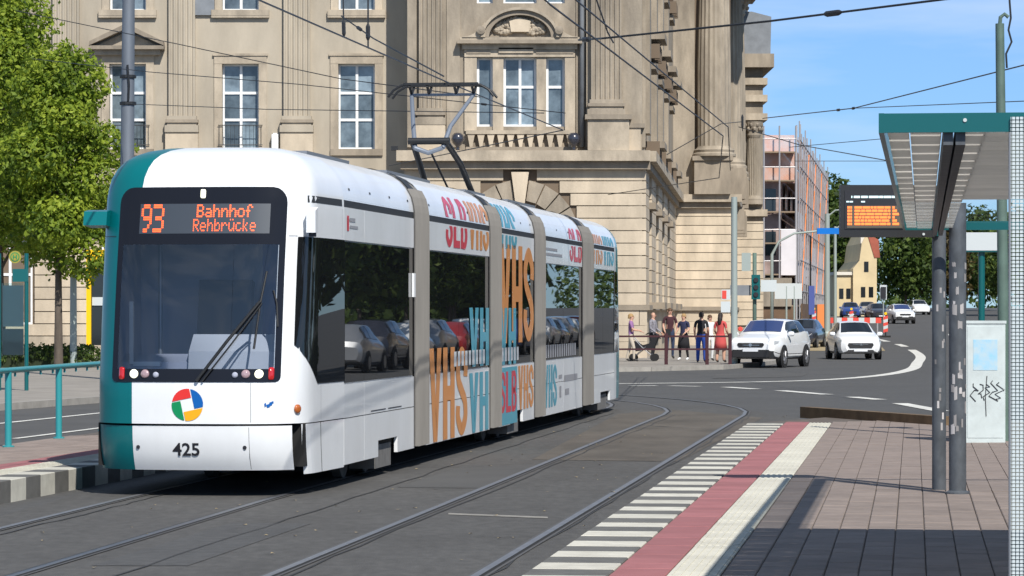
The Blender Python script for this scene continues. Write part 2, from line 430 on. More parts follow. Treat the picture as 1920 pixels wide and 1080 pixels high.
# rust-stained asphalt between the rails further on
sheet('rust_stained_track', [(.25,39.8),(2.05,39.3),(4.35,55.5),(3.0,60),(1.9,57.5)], .008, 'asphalt_rust')
pv = [(-40,49),(-12.6,49.5),(-9.6,60),(-8.1,66),(-6.2,77),(-1.0,93),(2.0,97.2),(4.2,99),(6.6,102),(8.0,107),(9.4,114),(11.3,130),(14.6,165),(17.4,200),(17.8,225),(4,225),(4,124),(-40,124)]
slab('pavement', pv, -.3, .12, 'pavement')
kb = MB()
for (a, b) in zip(pv[1:14], pv[2:15]): kb.obox(a, b, .15, -.2, .135, 'kerb')
struct(kb.build('kerb_line'))

def strip(mb, pts, w0, w1, z, m):
    """flat ribbon between offsets w0..w1 (to the right) of a polyline"""
    rows = []
    for i, p in enumerate(pts):
        a = Vector(pts[max(0, i-1)]); b = Vector(pts[min(len(pts)-1, i+1)]); d = (b-a).normalized(); n = Vector((d.y, -d.x))
        rows.append([(p[0]+n.x*w0, p[1]+n.y*w0, z+gz(p[1])), (p[0]+n.x*w1, p[1]+n.y*w1, z+gz(p[1]))])
    mb.grid(rows, m)
def smooth_path(pts, n=8):
    out = []
    for i in range(len(pts)-1):
        p0, p1, p2, p3 = [Vector(pts[min(max(k, 0), len(pts)-1)]) for k in (i-1, i, i+1, i+2)]
        for k in range(n):
            t = k/n
            out.append(tuple(.5*((2*p1)+(p2-p0)*t+(2*p0-5*p1+4*p2-p3)*t*t+(3*p1-p0-3*p2+p3)*t**3)))
    return out + [tuple(pts[-1])]

# white line sweeping round the corner, dashes, stop line
lane = smooth_path([(-.5,81.6),(3.5,82.2),(7.63,85.2),(10.4,91.7),(12.7,102),(14.65,115.6),(16.6,130),(18.4,146),(20.3,165),(21.4,180),(22.2,196)])
b = MB(); strip(b, lane, -.2, .2, .006, 'marking'); struct(b.build('lane_line'))
b = MB()
for a, c in (((6.25,74.6),(7.0,71.0)), ((7.33,69.0),(7.7,66.9)), ((7.78,64.2),(7.95,59.2)), ((5.2,78),(5.8,76)), ((3.9,79.3),(4.6,78.7)), ((2.9,79.2),(3.6,79.4))):
    strip(b, [a, c], -.16, .16, .010, 'marking')
for k in range(6): strip(b, [(24.0+k*2.1, 170+k*18), (24.9+k*2.1, 177+k*18)], -.08, .08, .010, 'marking')
struct(b.build('dashed_line'))
b = MB(); strip(b, [(-8.55,51.8),(-7.4,58.4)], -.07, .07, .012, 'marking'); strip(b, [(-7.2,46.3),(-6.2,52.5)], -.06, .06, .012, 'marking'); struct(b.build('road_line'))
b = MB(); b.add([(-.58,29.05,.008),(.32,28.5,.008),(.32,28.72,.008),(-.58,29.26,.008)], [(0,1,2,3)], 'worn_marking'); struct(b.build('worn_track_mark'))
sheet('sand_verge', [(13.8,150),(17.5,150),(24,215),(20.5,215)], .010, 'sand')

# repair patches, tar seams and cracks in the carriageway
sheet('asphalt_patch', [(-1.2,33.5),(-.3,33.4),(.35,38.2),(-.55,38.4)], .0075, 'asphalt_left')
sheet('asphalt_patch', [(-3.05,23.2),(-2.35,23.2),(-1.75,27.8),(-2.45,27.9)], .0075, 'asphalt')
sheet('asphalt_patch', [(5.5,88),(8.2,90.5),(8.9,96),(6.0,94)], .0075, 'asphalt_left')
b = MB(); rc_ = random.Random(31)
for x0, y0, y1 in ((-2.75,20,58),(-1.55,20,57),(-.15,20,56),(-4.75,22,36)):
    pts = [(x0+.1285*(y-22.4)+rc_.uniform(-.03,.03), y) for y in [y0+(y1-y0)*i/36 for i in range(37)]]
    strip(b, pts, -.011, .011, .0098, 'tar')
for _ in range(16):
    y = rc_.uniform(22,60); x = -4.4+.1285*(y-22.4)+rc_.uniform(0,4.6); pts = [(x,y)]
    for k in range(5): pts.append((pts[-1][0]+rc_.uniform(.06,.26), pts[-1][1]+rc_.uniform(-.22,.22)))
    strip(b, pts, -.006, .006, .0100, 'tar')
struct(b.build('tar_seams', recalc=False))

# ------------------------------------------------------------------ tram tracks
def arc(c, r, a0, a1, n=16):
    return [(c[0]+r*math.cos(a0+(a1-a0)*i/n), c[1]+r*math.sin(a0+(a1-a0)*i/n)) for i in range(n+1)]
th = math.atan(.1265)
def track(pts, label):
    root = thing('tram_track', label, 'track')
    for sgn in (-1, 1):
        o = sgn*.7175
        hd = MB()
        strip(hd, pts, o-.026, o+.034, .011, 'rail_steel')
        strip(hd, pts, o+.034, o+.070, .0095, 'groove'); strip(hd, pts, o+.070, o+.095, .011, 'rail_edge')
        strip(hd, pts, o-.050, o-.026, .0105, 'rail_edge')
        hd.build('rail', root, recalc=False)
    return root
s57 = (-.97+.1265*(57-22.4), 57.0)
cr = 27.0; c = (s57[0]-cr*math.cos(th), s57[1]+cr*math.sin(th))
track([(-.97+.1265*(y-22.4), y) for y in (2, 12, 22, 32, 42, 50)] + arc(c, cr, -th, R(60)), 'empty tram track beside the striped platform edge')
c2 = (1.10-20*math.cos(th), 61.2+20*math.sin(th))
track([(-6.6,2),(-5.4,12),(-4.20,22.4),(-3.15,31.2)] + [(-3.08+.1437*(y-31.9), y) for y in (36, 44, 52, 58)] + arc(c2, 20, -th-.015, R(50)), 'tram track under the tram beside the left platform')

# ------------------------------------------------------------------ right platform with its slabs
P_TOP = .22
plat = MB().prism([(.012,-16),(9,-16),(9,24.5),(4.4,28.2),(2.2,31.5),(1.2,30.6),(.5,28.6),(.012,27.35)], 'z', -.1, P_TOP-.012, 'paver_joint').build('platform')
plat.location = (.06, 19.8, 0); plat.rotation_euler = (0, 0, -math.atan(.1254)); struct(plat)
def slab_mesh(name, w, l, m, h=.05, gap=.006, ribs=0):
    b = MB(); e = .006
    x0, x1, y0, y1 = gap/2, w-gap/2, gap/2, l-gap/2
    b.add([(x0,y0,-h),(x1,y0,-h),(x1,y1,-h),(x0,y1,-h),(x0,y0,-e),(x1,y0,-e),(x1,y1,-e),(x0,y1,-e),
           (x0+e,y0+e,0),(x1-e,y0+e,0),(x1-e,y1-e,0),(x0+e,y1-e,0)],
          [(0,1,5,4),(1,2,6,5),(2,3,7,6),(3,0,4,7),(4,5,9,8),(5,6,10,9),(6,7,11,10),(7,4,8,11),(8,9,10,11)], m)
    for k in range(ribs):
        xa = x0+(x1-x0)*(k+.25)/ribs; xb = x0+(x1-x0)*(k+.7)/ribs
        b.box(xa, xb, y0+.01, y1-.01, -.001, .005, m)
    return b.mesh(name)
kw, kg = slab_mesh('kerb_stone', .53, .5, 'kerb_white', h=.26), slab_mesh('kerb_stone', .53, .5, 'kerb_grey', h=.26)
rs, ts = slab_mesh('red_slab', .35, .4, 'red_slab'), slab_mesh('tactile_slab', .33, .333, 'tactile', ribs=6)
pm = slab_mesh('paver', .21, .42, 'paver', gap=.007)
k = 0; y = -3.0
while y < 27.2:
    part('kerb_stone', kw if k % 2 else kg, plat, (0, y, P_TOP + random.uniform(-.002,.002))); y += .5; k += 1
y = -3.0
while y < 27.5: part('red_slab', rs, plat, (.535, y, P_TOP + random.uniform(-.0015,.0015))); y += .4
y = -3.0
while y < 27.2: part('tactile_slab', ts, plat, (.888, y, P_TOP + random.uniform(-.0015,.0015))); y += .3333
# pavers: the nearest 300 as parts of their own, the rest as one mesh
spots = []
for i in range(26):
    x = 1.225+i*.21; yy = -1.9 + (i % 2)*.21
    while yy < 30.0:
        lim = 28.0+ (x-1.2)*.9 if x < 2.4 else 31.2-(x-2.2)*1.45
        if x > 4.4: lim = 28.2-(x-4.4)*.8
        wy = 19.8+yy
        if yy+.42 < lim and (.06+x+.1254*yy)/wy < .166: spots.append((x, yy))
        yy += .42
spots.sort(key=lambda p: p[1]+p[0]*.12)
for x, yy in spots[:300]: part('paver', pm, plat, (x, yy, P_TOP + random.uniform(-.002,.002)))
rest = MB()
for x, yy in spots[300:]:
    zt = P_TOP + random.uniform(-.002,.002); q = .0035
    rest.add([(x+q,yy+q,zt),(x+.21-q,yy+q,zt),(x+.21-q,yy+.42-q,zt),(x+q,yy+.42-q,zt),
              (x+q,yy+q,zt-.03),(x+.21-q,yy+q,zt-.03),(x+.21-q,yy+.42-q,zt-.03),(x+q,yy+.42-q,zt-.03)],
             [(0,1,2,3),(4,5,1,0),(5,6,2,1),(6,7,3,2),(7,4,0,3)], 'paver')
stuff(rest.build('paver_field', plat, recalc=False))
# rust-brown kerb beam closing the far end of the platform
b = MB(); a, c = Vector((4.72,50.6)), Vector((6.3,45.9)); d = (c-a).normalized(); n = Vector((-d.y, d.x))
b.obox((a.x,a.y), (c.x,c.y), .18, P_TOP-.05, P_TOP+.125, 'rust_beam')
tag(b.build('kerb_beam'), 'low rust brown kerb beam closing the far end of the right platform', 'kerb beam')

# ------------------------------------------------------------------ left platform
lp = MB().prism([(-2.55,-14),(-.012,-14),(-.012,34),(-2.55,34)], 'z', -.1, P_TOP-.012, 'paver_joint').build('left_platform')
lp.location = (-4.78, 31.5, 0); lp.rotation_euler = (0, 0, -math.atan(.145)); struct(lp)
kw2, kg2 = slab_mesh('kerb_stone', .36, .5, 'kerb_white', h=.26), slab_mesh('kerb_stone', .36, .5, 'kerb_grey', h=.26)
k = 0; y = -4.0
while y < 12:
    part('kerb_stone', kw2 if k % 2 else kg2, lp, (-.36, y, P_TOP)); y += .5; k += 1
y = -4.0
while y < 12: part('tactile_slab', ts, lp, (-.695, y, P_TOP)); y += .3333
y = -4.0
while y < 12: part('red_slab', rs, lp, (-1.05, y, P_TOP)); y += .4
pl2 = MB()
for i in range(7):
    yy = -4
    while yy < 14:
        part('paver', pm, lp, (-1.265-i*.21, yy+(i % 2)*.21, P_TOP)) if yy < 10 else None
        yy += .42
# dark leaves and litter in the track bed
lf = MB()
for _ in range(130):
    yy = random.uniform(21, 58); xx = random.uniform(-4.6, 1.2)+.128*(yy-22)
    r = random.uniform(.012,.03); a = random.uniform(0, 6)
    lf.add([(xx+r*math.cos(a),yy+r*math.sin(a),.013),(xx-r*math.sin(a),yy+r*math.cos(a)*.8,.02),(xx-r*math.cos(a),yy-r*math.sin(a),.013),(xx+r*math.sin(a)*.8,yy-r*math.cos(a),.017)], [(0,1,2,3)], 'sand')
stuff(tag(lf.build('fallen_leaves', recalc=False), 'small pale leaves scattered over the tram tracks', 'leaves'))

# teal railing on the left platform
rl = thing('platform_railing', 'turquoise tubular railing along the back of the left platform', 'railing', (-6.06,38.5,P_TOP), -math.atan(.092))
for k in range(-2, 5):
    pst = MB().tube([(0,k*2.61,-.01),(0,k*2.61,.90)], .042, 'teal_light', 10).build('post', rl, smooth=True, angle=40)
    MB().lathe([(.075,0),(.075,.015),(.05,.02)], 'teal_light', (0,k*2.61,0), seg=12).build('base_plate', pst)
MB().tube([(0,-6,.92),(0,11,.92)], .036, 'teal_light', 10).build('handrail', rl, smooth=True, angle=40)
for k in range(-8, 16):
    MB().tube([(0,k*.65+.33,.895),(0,k*.65+.33,.84)], .016, 'teal_light', 6).build('bracket', rl)

# ------------------------------------------------------------------ the tram
TL = 29.6
tram = thing('tram', 'long white and teal articulated tram with colourful lettering on its side', 'tram', (-3.183,31.72,0), -math.atan(.1437))
def lerp_tab(t, x):
    if x <= t[0][0]: return t[0][1]
    for (a, fa), (b_, fb) in zip(t, t[1:]):
        if x <= b_: return fa + (fb-fa)*(x-a)/(b_-a)
    return t[-1][1]
RAKE = [(.24,.16),(.40,.07),(.58,.03),(.72,.02),(.735,.0),(1.15,.0),(2.2,.19),(3.1,.40),(3.2,.43),(3.3,.48),(3.38,.55),(3.44,.66),(3.49,.84),(3.53,1.12),(3.55,1.55)]
INS = [(2.99,0),(3.1,.015),(3.2,.04),(3.3,.095),(3.38,.165),(3.44,.25),(3.49,.36),(3.53,.52),(3.55,.74)]
_n = 2.7; PATH = []
for i in range(61):
    a = (i/60)*math.pi/2; v_ = 1.15*(math.sin(a))**(2/_n); u_ = .75*(1-(math.cos(a))**(2/_n)) if i < 60 else .75
    PATH.append((v_, u_))
PATH.append((1.15, 30.0))
ARC = [0]
for p0, p1 in zip(PATH, PATH[1:]): ARC.append(ARC[-1]+math.hypot(p1[0]-p0[0], p1[1]-p0[1]))
def plan(q):
    q = abs(q); i = 0
    while i < len(ARC)-2 and ARC[i+1] < q: i += 1
    t = (q-ARC[i])/max(1e-9, ARC[i+1]-ARC[i]); p0, p1 = PATH[i], PATH[i+1]
    L = math.hypot(p1[0]-p0[0], p1[1]-p0[1]); tv, tu = (p1[0]-p0[0])/L, (p1[1]-p0[1])/L
    return p0[0]+(p1[0]-p0[0])*t, p0[1]+(p1[1]-p0[1])*t, tu, -tv      # position and outward normal
def q_v(v):
    for i in range(len(PATH)-1):
        if PATH[i+1][0] >= abs(v): 
            t = (abs(v)-PATH[i][0])/max(1e-9, PATH[i+1][0]-PATH[i][0]); return math.copysign(ARC[i]+t*(ARC[i+1]-ARC[i]), v)
def q_u(u): return ARC[60]+(u-.75)
def S(q, w, off=0., tail=False):
    v, u, nv, nu = plan(q); sg = 1 if q >= 0 else -1
    ins = lerp_tab(INS, w); rk = lerp_tab(RAKE, w)*max(0, 1-u/2.0)
    v = v*(1-.075*max(0, 1-u/2.0)*(v/1.15)**4)      # the cab narrows towards its nose
    v = v*(1-ins/1.15)+nv*off; u = u+rk+nu*off
    return (sg*v, TL-u if tail else u, w + (off*.4 if w > 3.1 else 0))
def sgrid(mb, qs, ws, m, off=0., tail=False, skip=None, mfun=None):
    for i in range(len(ws)-1):
        for k in range(len(qs)-1):
            qa, qb, wa, wb = qs[k], qs[k+1], ws[i], ws[i+1]
            if skip and skip((qa+qb)/2, (wa+wb)/2): continue
            mm = mfun((qa+qb)/2, (wa+wb)/2) if mfun else m
            mb.add([S(qa,wa,off,tail), S(qb,wa,off,tail), S(qb,wb,off,tail), S(qa,wb,off,tail)], [(0,1,2,3)], mm)
def weld(o, smooth=True, ang=35):
    bm = bmesh.new(); bm.from_mesh(o.data); bmesh.ops.remove_doubles(bm, verts=bm.verts, dist=.0004)
    bmesh.ops.recalc_face_normals(bm, faces=bm.faces)
    for f_ in bm.faces: f_.smooth = smooth
    for e in bm.edges:
        if len(e.link_faces) == 2 and e.calc_face_angle(0) > R(ang): e.smooth = False
    bm.to_mesh(o.data); bm.free(); return o
QL, QR = -q_u(2.0), q_u(2.0)
def qlist(a, b, must=(), n=44):
    s = sorted(set([a+(b-a)*i/n for i in range(n+1)] + list(must)))
    out = [s[0]]
    for x in s[1:]:
        if x-out[-1] > .004 or x in must:
            if x-out[-1] <= .004: out[-1] = x
            else: out.append(x)
    return out
WS = [.735,.78,.95,1.15,1.28,1.6,1.9,2.2,2.52,2.8,3.0,3.1,3.15,3.2,3.25,3.3,3.34,3.38,3.41,3.44,3.465,3.49,3.51,3.53,3.54,3.55]
GQ = q_v(-.62); HL, HR = q_v(-.80), q_v(.82)
def nose_col(q, w): return 'tram_green' if q < GQ else 'tram_white'
def hole(q, w): return HL < q < HR and 1.28 < w < 2.52
nb = MB(); Q = qlist(QL, QR, (GQ, HL, HR))
sgrid(nb, Q, WS, None, skip=hole, mfun=nose_col)
top = [S(q, 3.55) for q in Q]
nb.add(top + [(-.43,2.0,3.552),(.43,2.0,3.552)], [tuple(range(len(top)))], 'tram_white')
weld(nb.build('front_shell', tram, recalc=False))
# bumper with its seam and the black gap beside it
bb = MB(); QB = qlist(QL, q_v(1.0), (GQ,), 40); WB = [.27,.30,.36,.45,.52,.58,.66,.705,.715]
sgrid(bb, QB, WB, None, mfun=nose_col); bot = [S(q,.27) for q in QB]; bb.add(bot, [tuple(range(len(bot)))], 'underframe')
bumper = weld(bb.build('bumper', tram, recalc=False))
pb = MB(); sgrid(pb, [q_v(1.0)+.02, q_v(1.0)+.05, q_v(1.0)+.09], [.25,.5,.72], 'underframe', off=-.08); pb.build('bumper_gap', tram)
fs = MB(); sgrid(fs, qlist(q_v(1.085), q_u(.98), n=6), [.22,.5,.725], 'tram_white'); fs.build('front_skirt', tram, smooth=True)
fs = MB(); sgrid(fs, qlist(q_u(1.0), q_u(1.99), n=2), [.22,.5,.725], 'tram_white'); fs.build('front_skirt', tram, smooth=True)
MB().box(-1.06,1.06,.42,2.0,.30,.73,'underframe').build('bumper_core', tram)  # black box added inside the bumper to keep its gaps dark
for x in (-.565, .53):
    p = S(x,.50,.0); MB().lathe([(.020,-.006),(.020,.004)], 'print_black', (p[0],p[1],p[2]), 'y', 10).build('bolt', bumper)
# black windscreen surround with rounded corners + the pane itself
def halfw(w):
    lo, hi, r = 1.15, 3.10, .16
    d = 0
    if w > hi-r: d = r - math.sqrt(max(0, r*r-(w-(hi-r))**2))
    elif w < lo+.06: d = .06 - math.sqrt(max(0, .06**2-((lo+.06)-w)**2))
    return d
fr = MB(); WM = [1.15,1.16,1.175,1.19,1.21,1.28,1.6,1.9,2.2,2.52,2.8,2.94,2.99,3.03,3.06,3.08,3.092,3.10]
NQ = 24
def mask_q(k, w):
    a, b_ = q_v(-.86), q_v(.89); d = halfw(w); a += d; b_ -= d
    return a+(b_-a)*k/NQ
for i in range(len(WM)-1):
    for k in range(NQ):
        wa, wb = WM[i], WM[i+1]; qa0, qa1, qb0, qb1 = mask_q(k,wa), mask_q(k+1,wa), mask_q(k,wb), mask_q(k+1,wb)
        if 1.28 <= wa and wb <= 2.52 and 1 <= k < NQ-1: continue
        fr.add([S(qa0,wa,.007), S(qa1,wa,.007), S(qb1,wb,.007), S(qb0,wb,.007)], [(0,1,2,3)], 'tram_black')
frame = weld(fr.build('windscreen_surround', tram, recalc=False))
ws_ = MB()
for i in range(len(WM)-1):
    wa, wb = WM[i], WM[i+1]
    if not (1.28 <= wa and wb <= 2.52): continue
    for k in range(1, NQ-1):
        ws_.add([S(mask_q(k,wa),wa,.007), S(mask_q(k+1,wa),wa,.007), S(mask_q(k+1,wb),wb,.007), S(mask_q(k,wb),wb,.007)], [(0,1,2,3)], 'windscreen')
weld(ws_.build('windscreen', tram, recalc=False))
# cab behind the glass
cab = MB(); cab.box(-1.02,1.02,1.95,2.0,.8,3.0,'interior_dark').box(-1.06,-1.02,1.05,1.95,.8,3.0,'interior_dark').box(1.02,1.06,1.05,1.95,.8,3.0,'interior_dark')
cab.box(-1.0,1.0,.6,1.95,.75,.8,'interior_dark').box(-1.0,1.0,1.0,1.95,2.96,3.0,'interior_dark')
cabo = cab.build('cab', tram)
MB().prism([(.34,1.10),(.75,1.10),(.80,1.52),(.60,1.62),(.40,1.45)], 'x', -.12, .80, 'interior_grey').build('dashboard', cabo)
MB().prism([(.40,1.1),(.7,1.1),(.7,1.42),(.45,1.34)], 'x', -.85, -.14, 'interior_dark').build('dashboard', cabo)
MB().prism([(1.25,1.0),(1.42,1.0),(1.62,2.15),(1.50,2.18),(1.38,1.6)], 'x', -.28, .28, 'interior_seat').build('driver_seat', cabo)
MB().box(.30,.62,1.90,1.945,1.3,2.7,'interior_blue').build('partition_panel', cabo)
MB().tube([(-.62,1.2,1.0),(-.62,1.2,2.9)], .022, 'steel_grey').build('grab_pole', cabo)
MB().box(-.74,-.70,.42,.45,1.32,1.95,'print_pale').box(-.70,-.42,.42,.45,1.30,1.345,'print_pale').build('route_card', cabo)
# destination display, dot letters
GL = {'9':"01110 10001 10001 01111 00001 00010 01100", '3':"11110 00001 00001 01110 00001 00001 11110",
'B':"11110 10001 10001 11110 10001 10001 11110", 'a':"00000 00000 01110 00001 01111 10001 01111", 'h':"10000 10000 10110 11001 10001 10001 10001",
'n':"00000 00000 10110 11001 10001 10001 10001", 'o':"00000 00000 01110 10001 10001 10001 01110", 'f':"00110 01001 01000 11100 01000 01000 01000",
'R':"11110 10001 10001 11110 10100 10010 10001", 'e':"00000 00000 01110 10001 11111 10000 01110", 'b':"10000 10000 10110 11001 10001 10001 11110",
'r':"00000 00000 10110 11001 10000 10000 10000", 'u':"01010 00000 10001 10001 10001 10011 01101", 'c':"00000 00000 01110 10000 10000 10001 01110", 'k':"10000 10000 10010 10100 11000 10100 10010"}
dp = MB(); sgrid(dp, qlist(-.62,.73,n=12), [2.63,2.78,2.93], 'led_panel', off=.010); disp = weld(dp.build('destination_display', tram, recalc=False))
def dots(mb, txt, q0, w1, cw, ch, m, bold=False, fill=.78, dbl=False):
    cx = q0
    for c_ in txt:
        rows = GL[c_].split()
        for j, row in enumerate(rows):
            for i, ch_ in enumerate(row):
                if ch_ != '1': continue
                for (sx, sy) in (((0,0),(.5,0),(0,.5),(.5,.5)) if dbl else ((0,0),)):
                    k_ = .5 if dbl else 1
                    a = cx+(i+sx)*cw; b_ = a+cw*k_*(1.12 if bold else fill); t = w1-(j+sy)*ch; u_ = t-ch*k_*fill
                    mb.add([S(a,u_,.0135), S(b_,u_,.0135), S(b_,t,.0135), S(a,t,.0135)], [(0,1,2,3)], m)
        cx += cw*(6 if not dbl else 5.7)
d1 = MB(); dots(d1, '93', -.60, 2.925, .0228, .0405, 'led', dbl=True, fill=.86); d1.build('route_number', disp)
d2 = MB(); dots(d2, 'Bahnhof', -.02, 2.92, .0138, .0185, 'led', bold=True); d2.build('destination_line', disp)
d3 = MB(); dots(d3, 'Rehbrucke', -.05, 2.775, .0120, .0180, 'led'); d3.build('destination_line', disp)
# lamps
def lampdisc(name, v, w, r, m, off=.012, sq=None, parent=None):
    b_ = MB(); q = q_v(v); c_ = Vector(S(q,w,off)); e1 = (Vector(S(q+.02,w,off))-c_).normalized(); e2 = (Vector(S(q,w+.02,off))-c_).normalized(); n_ = e1.cross(e2)
    if n_.y > 0: n_ = -n_
    rx, rz = sq or (r, r); N = 20; ring = lambda k_, h: [c_ + e1*rx*k_*math.copysign(abs(math.cos(t))**(.4 if sq else 1), math.cos(t)) + e2*rz*k_*math.copysign(abs(math.sin(t))**(.4 if sq else 1), math.sin(t)) + n_*h for t in [2*math.pi*i/N for i in range(N)]]
    rows = [ring(1.0,-.008), ring(1.0,.006), ring(.8,.014), ring(.4,.019)]
    b_.grid(rows, m, closed=True); k0 = len(b_.v); b_.add(rows[-1], [tuple(range(N))], m)
    return b_.build(name, parent or tram, smooth=True, angle=50)
for v, m, sq in ((-.735,'lamp_red',(.030,.062)),(-.595,'lamp_white',None),(-.475,'lamp_pale',None),(.545,'lamp_pale',None),(.675,'lamp_white',None),(.795,'lamp_red',(.030,.062))):
    nm = {'lamp_red':'tail_lamp','lamp_white':'headlight','lamp_pale':'headlight'}[m]
    lampdisc(nm, v, 1.235 if sq else 1.23, .044, m, sq=sq, parent=frame)
for v in (-.36, .44): lampdisc('sensor', v, 1.22, .030, 'interior_dark', parent=frame)
lampdisc('marker_lamp', .035, 3.03, .03, 'lamp_white', sq=(.026,.045), parent=frame)
lampdisc('indicator', 1.05, .88, .045, 'lamp_orange', parent=tram)
# wiper
wp = MB(); wp.tube([S(.06,1.16,.03), S(.35,1.55,.05), S(.66,1.95,.05)], .017, 'black_metal'); wp.tube([S(.12,1.16,.03), S(.40,1.53,.055), S(.68,1.93,.05)], .009, 'black_metal')
wp.tube([S(.72,2.25,.025), S(.665,1.93,.03), S(.62,1.48,.025)], .012, 'black_metal'); wp.tube([S(.80,2.06,.02), S(.84,1.93,.02), S(.86,1.70,.02)], .010, 'black_metal')
wp.build('wiper', tram)
# emblem, fleet number, small marks
em_c = (q_v(-.035), .925); r_in, r_out = .082, .163; emb = None
cols = ['logo_blue','logo_red','logo_green','logo_yellow']; th0 = R(45+12)
cs = [Vector((math.cos(th0+math.pi/2*k_), math.sin(th0+math.pi/2*k_)))*r_in for k_ in range(4)]
hits = []
for k_ in range(4):
    d_ = (cs[k_]-cs[k_-1]).normalized(); p = cs[k_]; bq = p.dot(d_); t = -bq+math.sqrt(bq*bq-(p.dot(p)-r_out**2)); hits.append(p+d_*t)
for k_ in range(4):
    a0 = math.atan2(hits[k_].y, hits[k_].x); a1 = math.atan2(hits[(k_+1) % 4].y, hits[(k_+1) % 4].x)
    if a1 < a0: a1 += 2*math.pi
    poly = [cs[k_]] + [Vector((math.cos(a0+(a1-a0)*i/10), math.sin(a0+(a1-a0)*i/10)))*r_out for i in range(11)]
    ce = sum(poly, Vector((0,0)))/len(poly)
    b_ = MB(); b_.add([S(em_c[0]+(ce+(p-ce)*.94).x, em_c[1]+(ce+(p-ce)*.94).y, .006) for p in poly], [tuple(range(len(poly)))], ['logo_red','logo_green','logo_yellow','logo_blue'][k_])
    b_.build('emblem_segment', tram)
def front_text(txt, q0, q1, w0, w1, m, name, parent, bold=.02):
    V, F = text_geo(txt, bold); b_ = MB(); b_.add([S(q0+(q1-q0)*x, w0+(w1-w0)*y, .004) for x, y in V], F, m); return b_.build(name, parent)
front_text('425', -.20, .075, .415, .545, 'print_black', 'fleet_number', bumper)
b_ = MB()
for (x, z, s1, s2) in ((.745,.925,.012,.022),(.77,.915,.022,.02),(.80,.935,.018,.022),(.825,.95,.012,.014)):
    b_.add([S(x,z-s2,.006),S(x+s1*1.4,z-s2*.6,.006),S(x+s1,z+s2,.006),S(x-s1*.4,z+s2*.5,.006)], [(0,1,2,3)], 'logo_blue')
b_.build('bird_mark', tram)
# panel seams on the nose
def seam(q0, q1, w0, w1, parent=tram, n=10):
    b_ = MB()
    if q1-q0 < .02: sgrid(b_, [q0, q1], [w0+(w1-w0)*i/n for i in range(n+1)], 'gasket', off=.0016)
    else: sgrid(b_, [q0+(q1-q0)*i/n for i in range(n+1)], [w0, w1], 'gasket', off=.0016)
    return b_.build('panel_seam', parent)
seam(.575,.579,.28,.70,bumper); seam(.60,.604,.75,1.14); seam(q_v(.92),q_v(1.0)+.01,2.605,2.611); seam(-q_u(.6),q_v(-.90),2.605,2.611)
seam(q_u(1.0),q_u(1.004),.75,1.10); seam(q_u(1.9),q_u(1.904),2.62,2.92); seam(q_v(1.09),q_u(1.9),2.95,3.02)
# cameras in place of mirrors
mc = MB(); mc.prism([(.42,2.72),(.74,2.70),(.74,2.84),(.62,2.88),(.46,2.86)], 'x', -1.22, -.98, 'tram_green'); mc.build('mirror_camera', tram)
mc = MB(); mc.prism([(.50,2.64),(.64,2.64),(.64,2.90),(.50,2.86)], 'x', 1.06, 1.155, 'tram_white'); mc.prism([(.53,2.60),(.62,2.60),(.62,2.64),(.53,2.64)], 'x', 1.08, 1.14, 'print_black'); mc.build('mirror_camera', tram)
# cab side window on the curved corner
cw = MB(); WC = [1.12,1.2,1.3,1.4,1.52,1.9,2.3,2.60]
def cql(w): return q_v(1.0)+.015 if w >= 1.5 else q_v(1.0)+.015+(q_u(.86)-q_v(1.0)-.015)*((1.52-w)/.40)
for i in range(len(WC)-1):
    for k in range(12):
        f0 = lambda w, k_: cql(w)+(q_u(2.0)-cql(w))*k_/12
        cw.add([S(f0(WC[i],k),WC[i],.006), S(f0(WC[i],k+1),WC[i],.006), S(f0(WC[i+1],k+1),WC[i+1],.006), S(f0(WC[i+1],k),WC[i+1],.006)], [(0,1,2,3)], 'side_glass')
weld(cw.build('cab_window', tram, recalc=False))

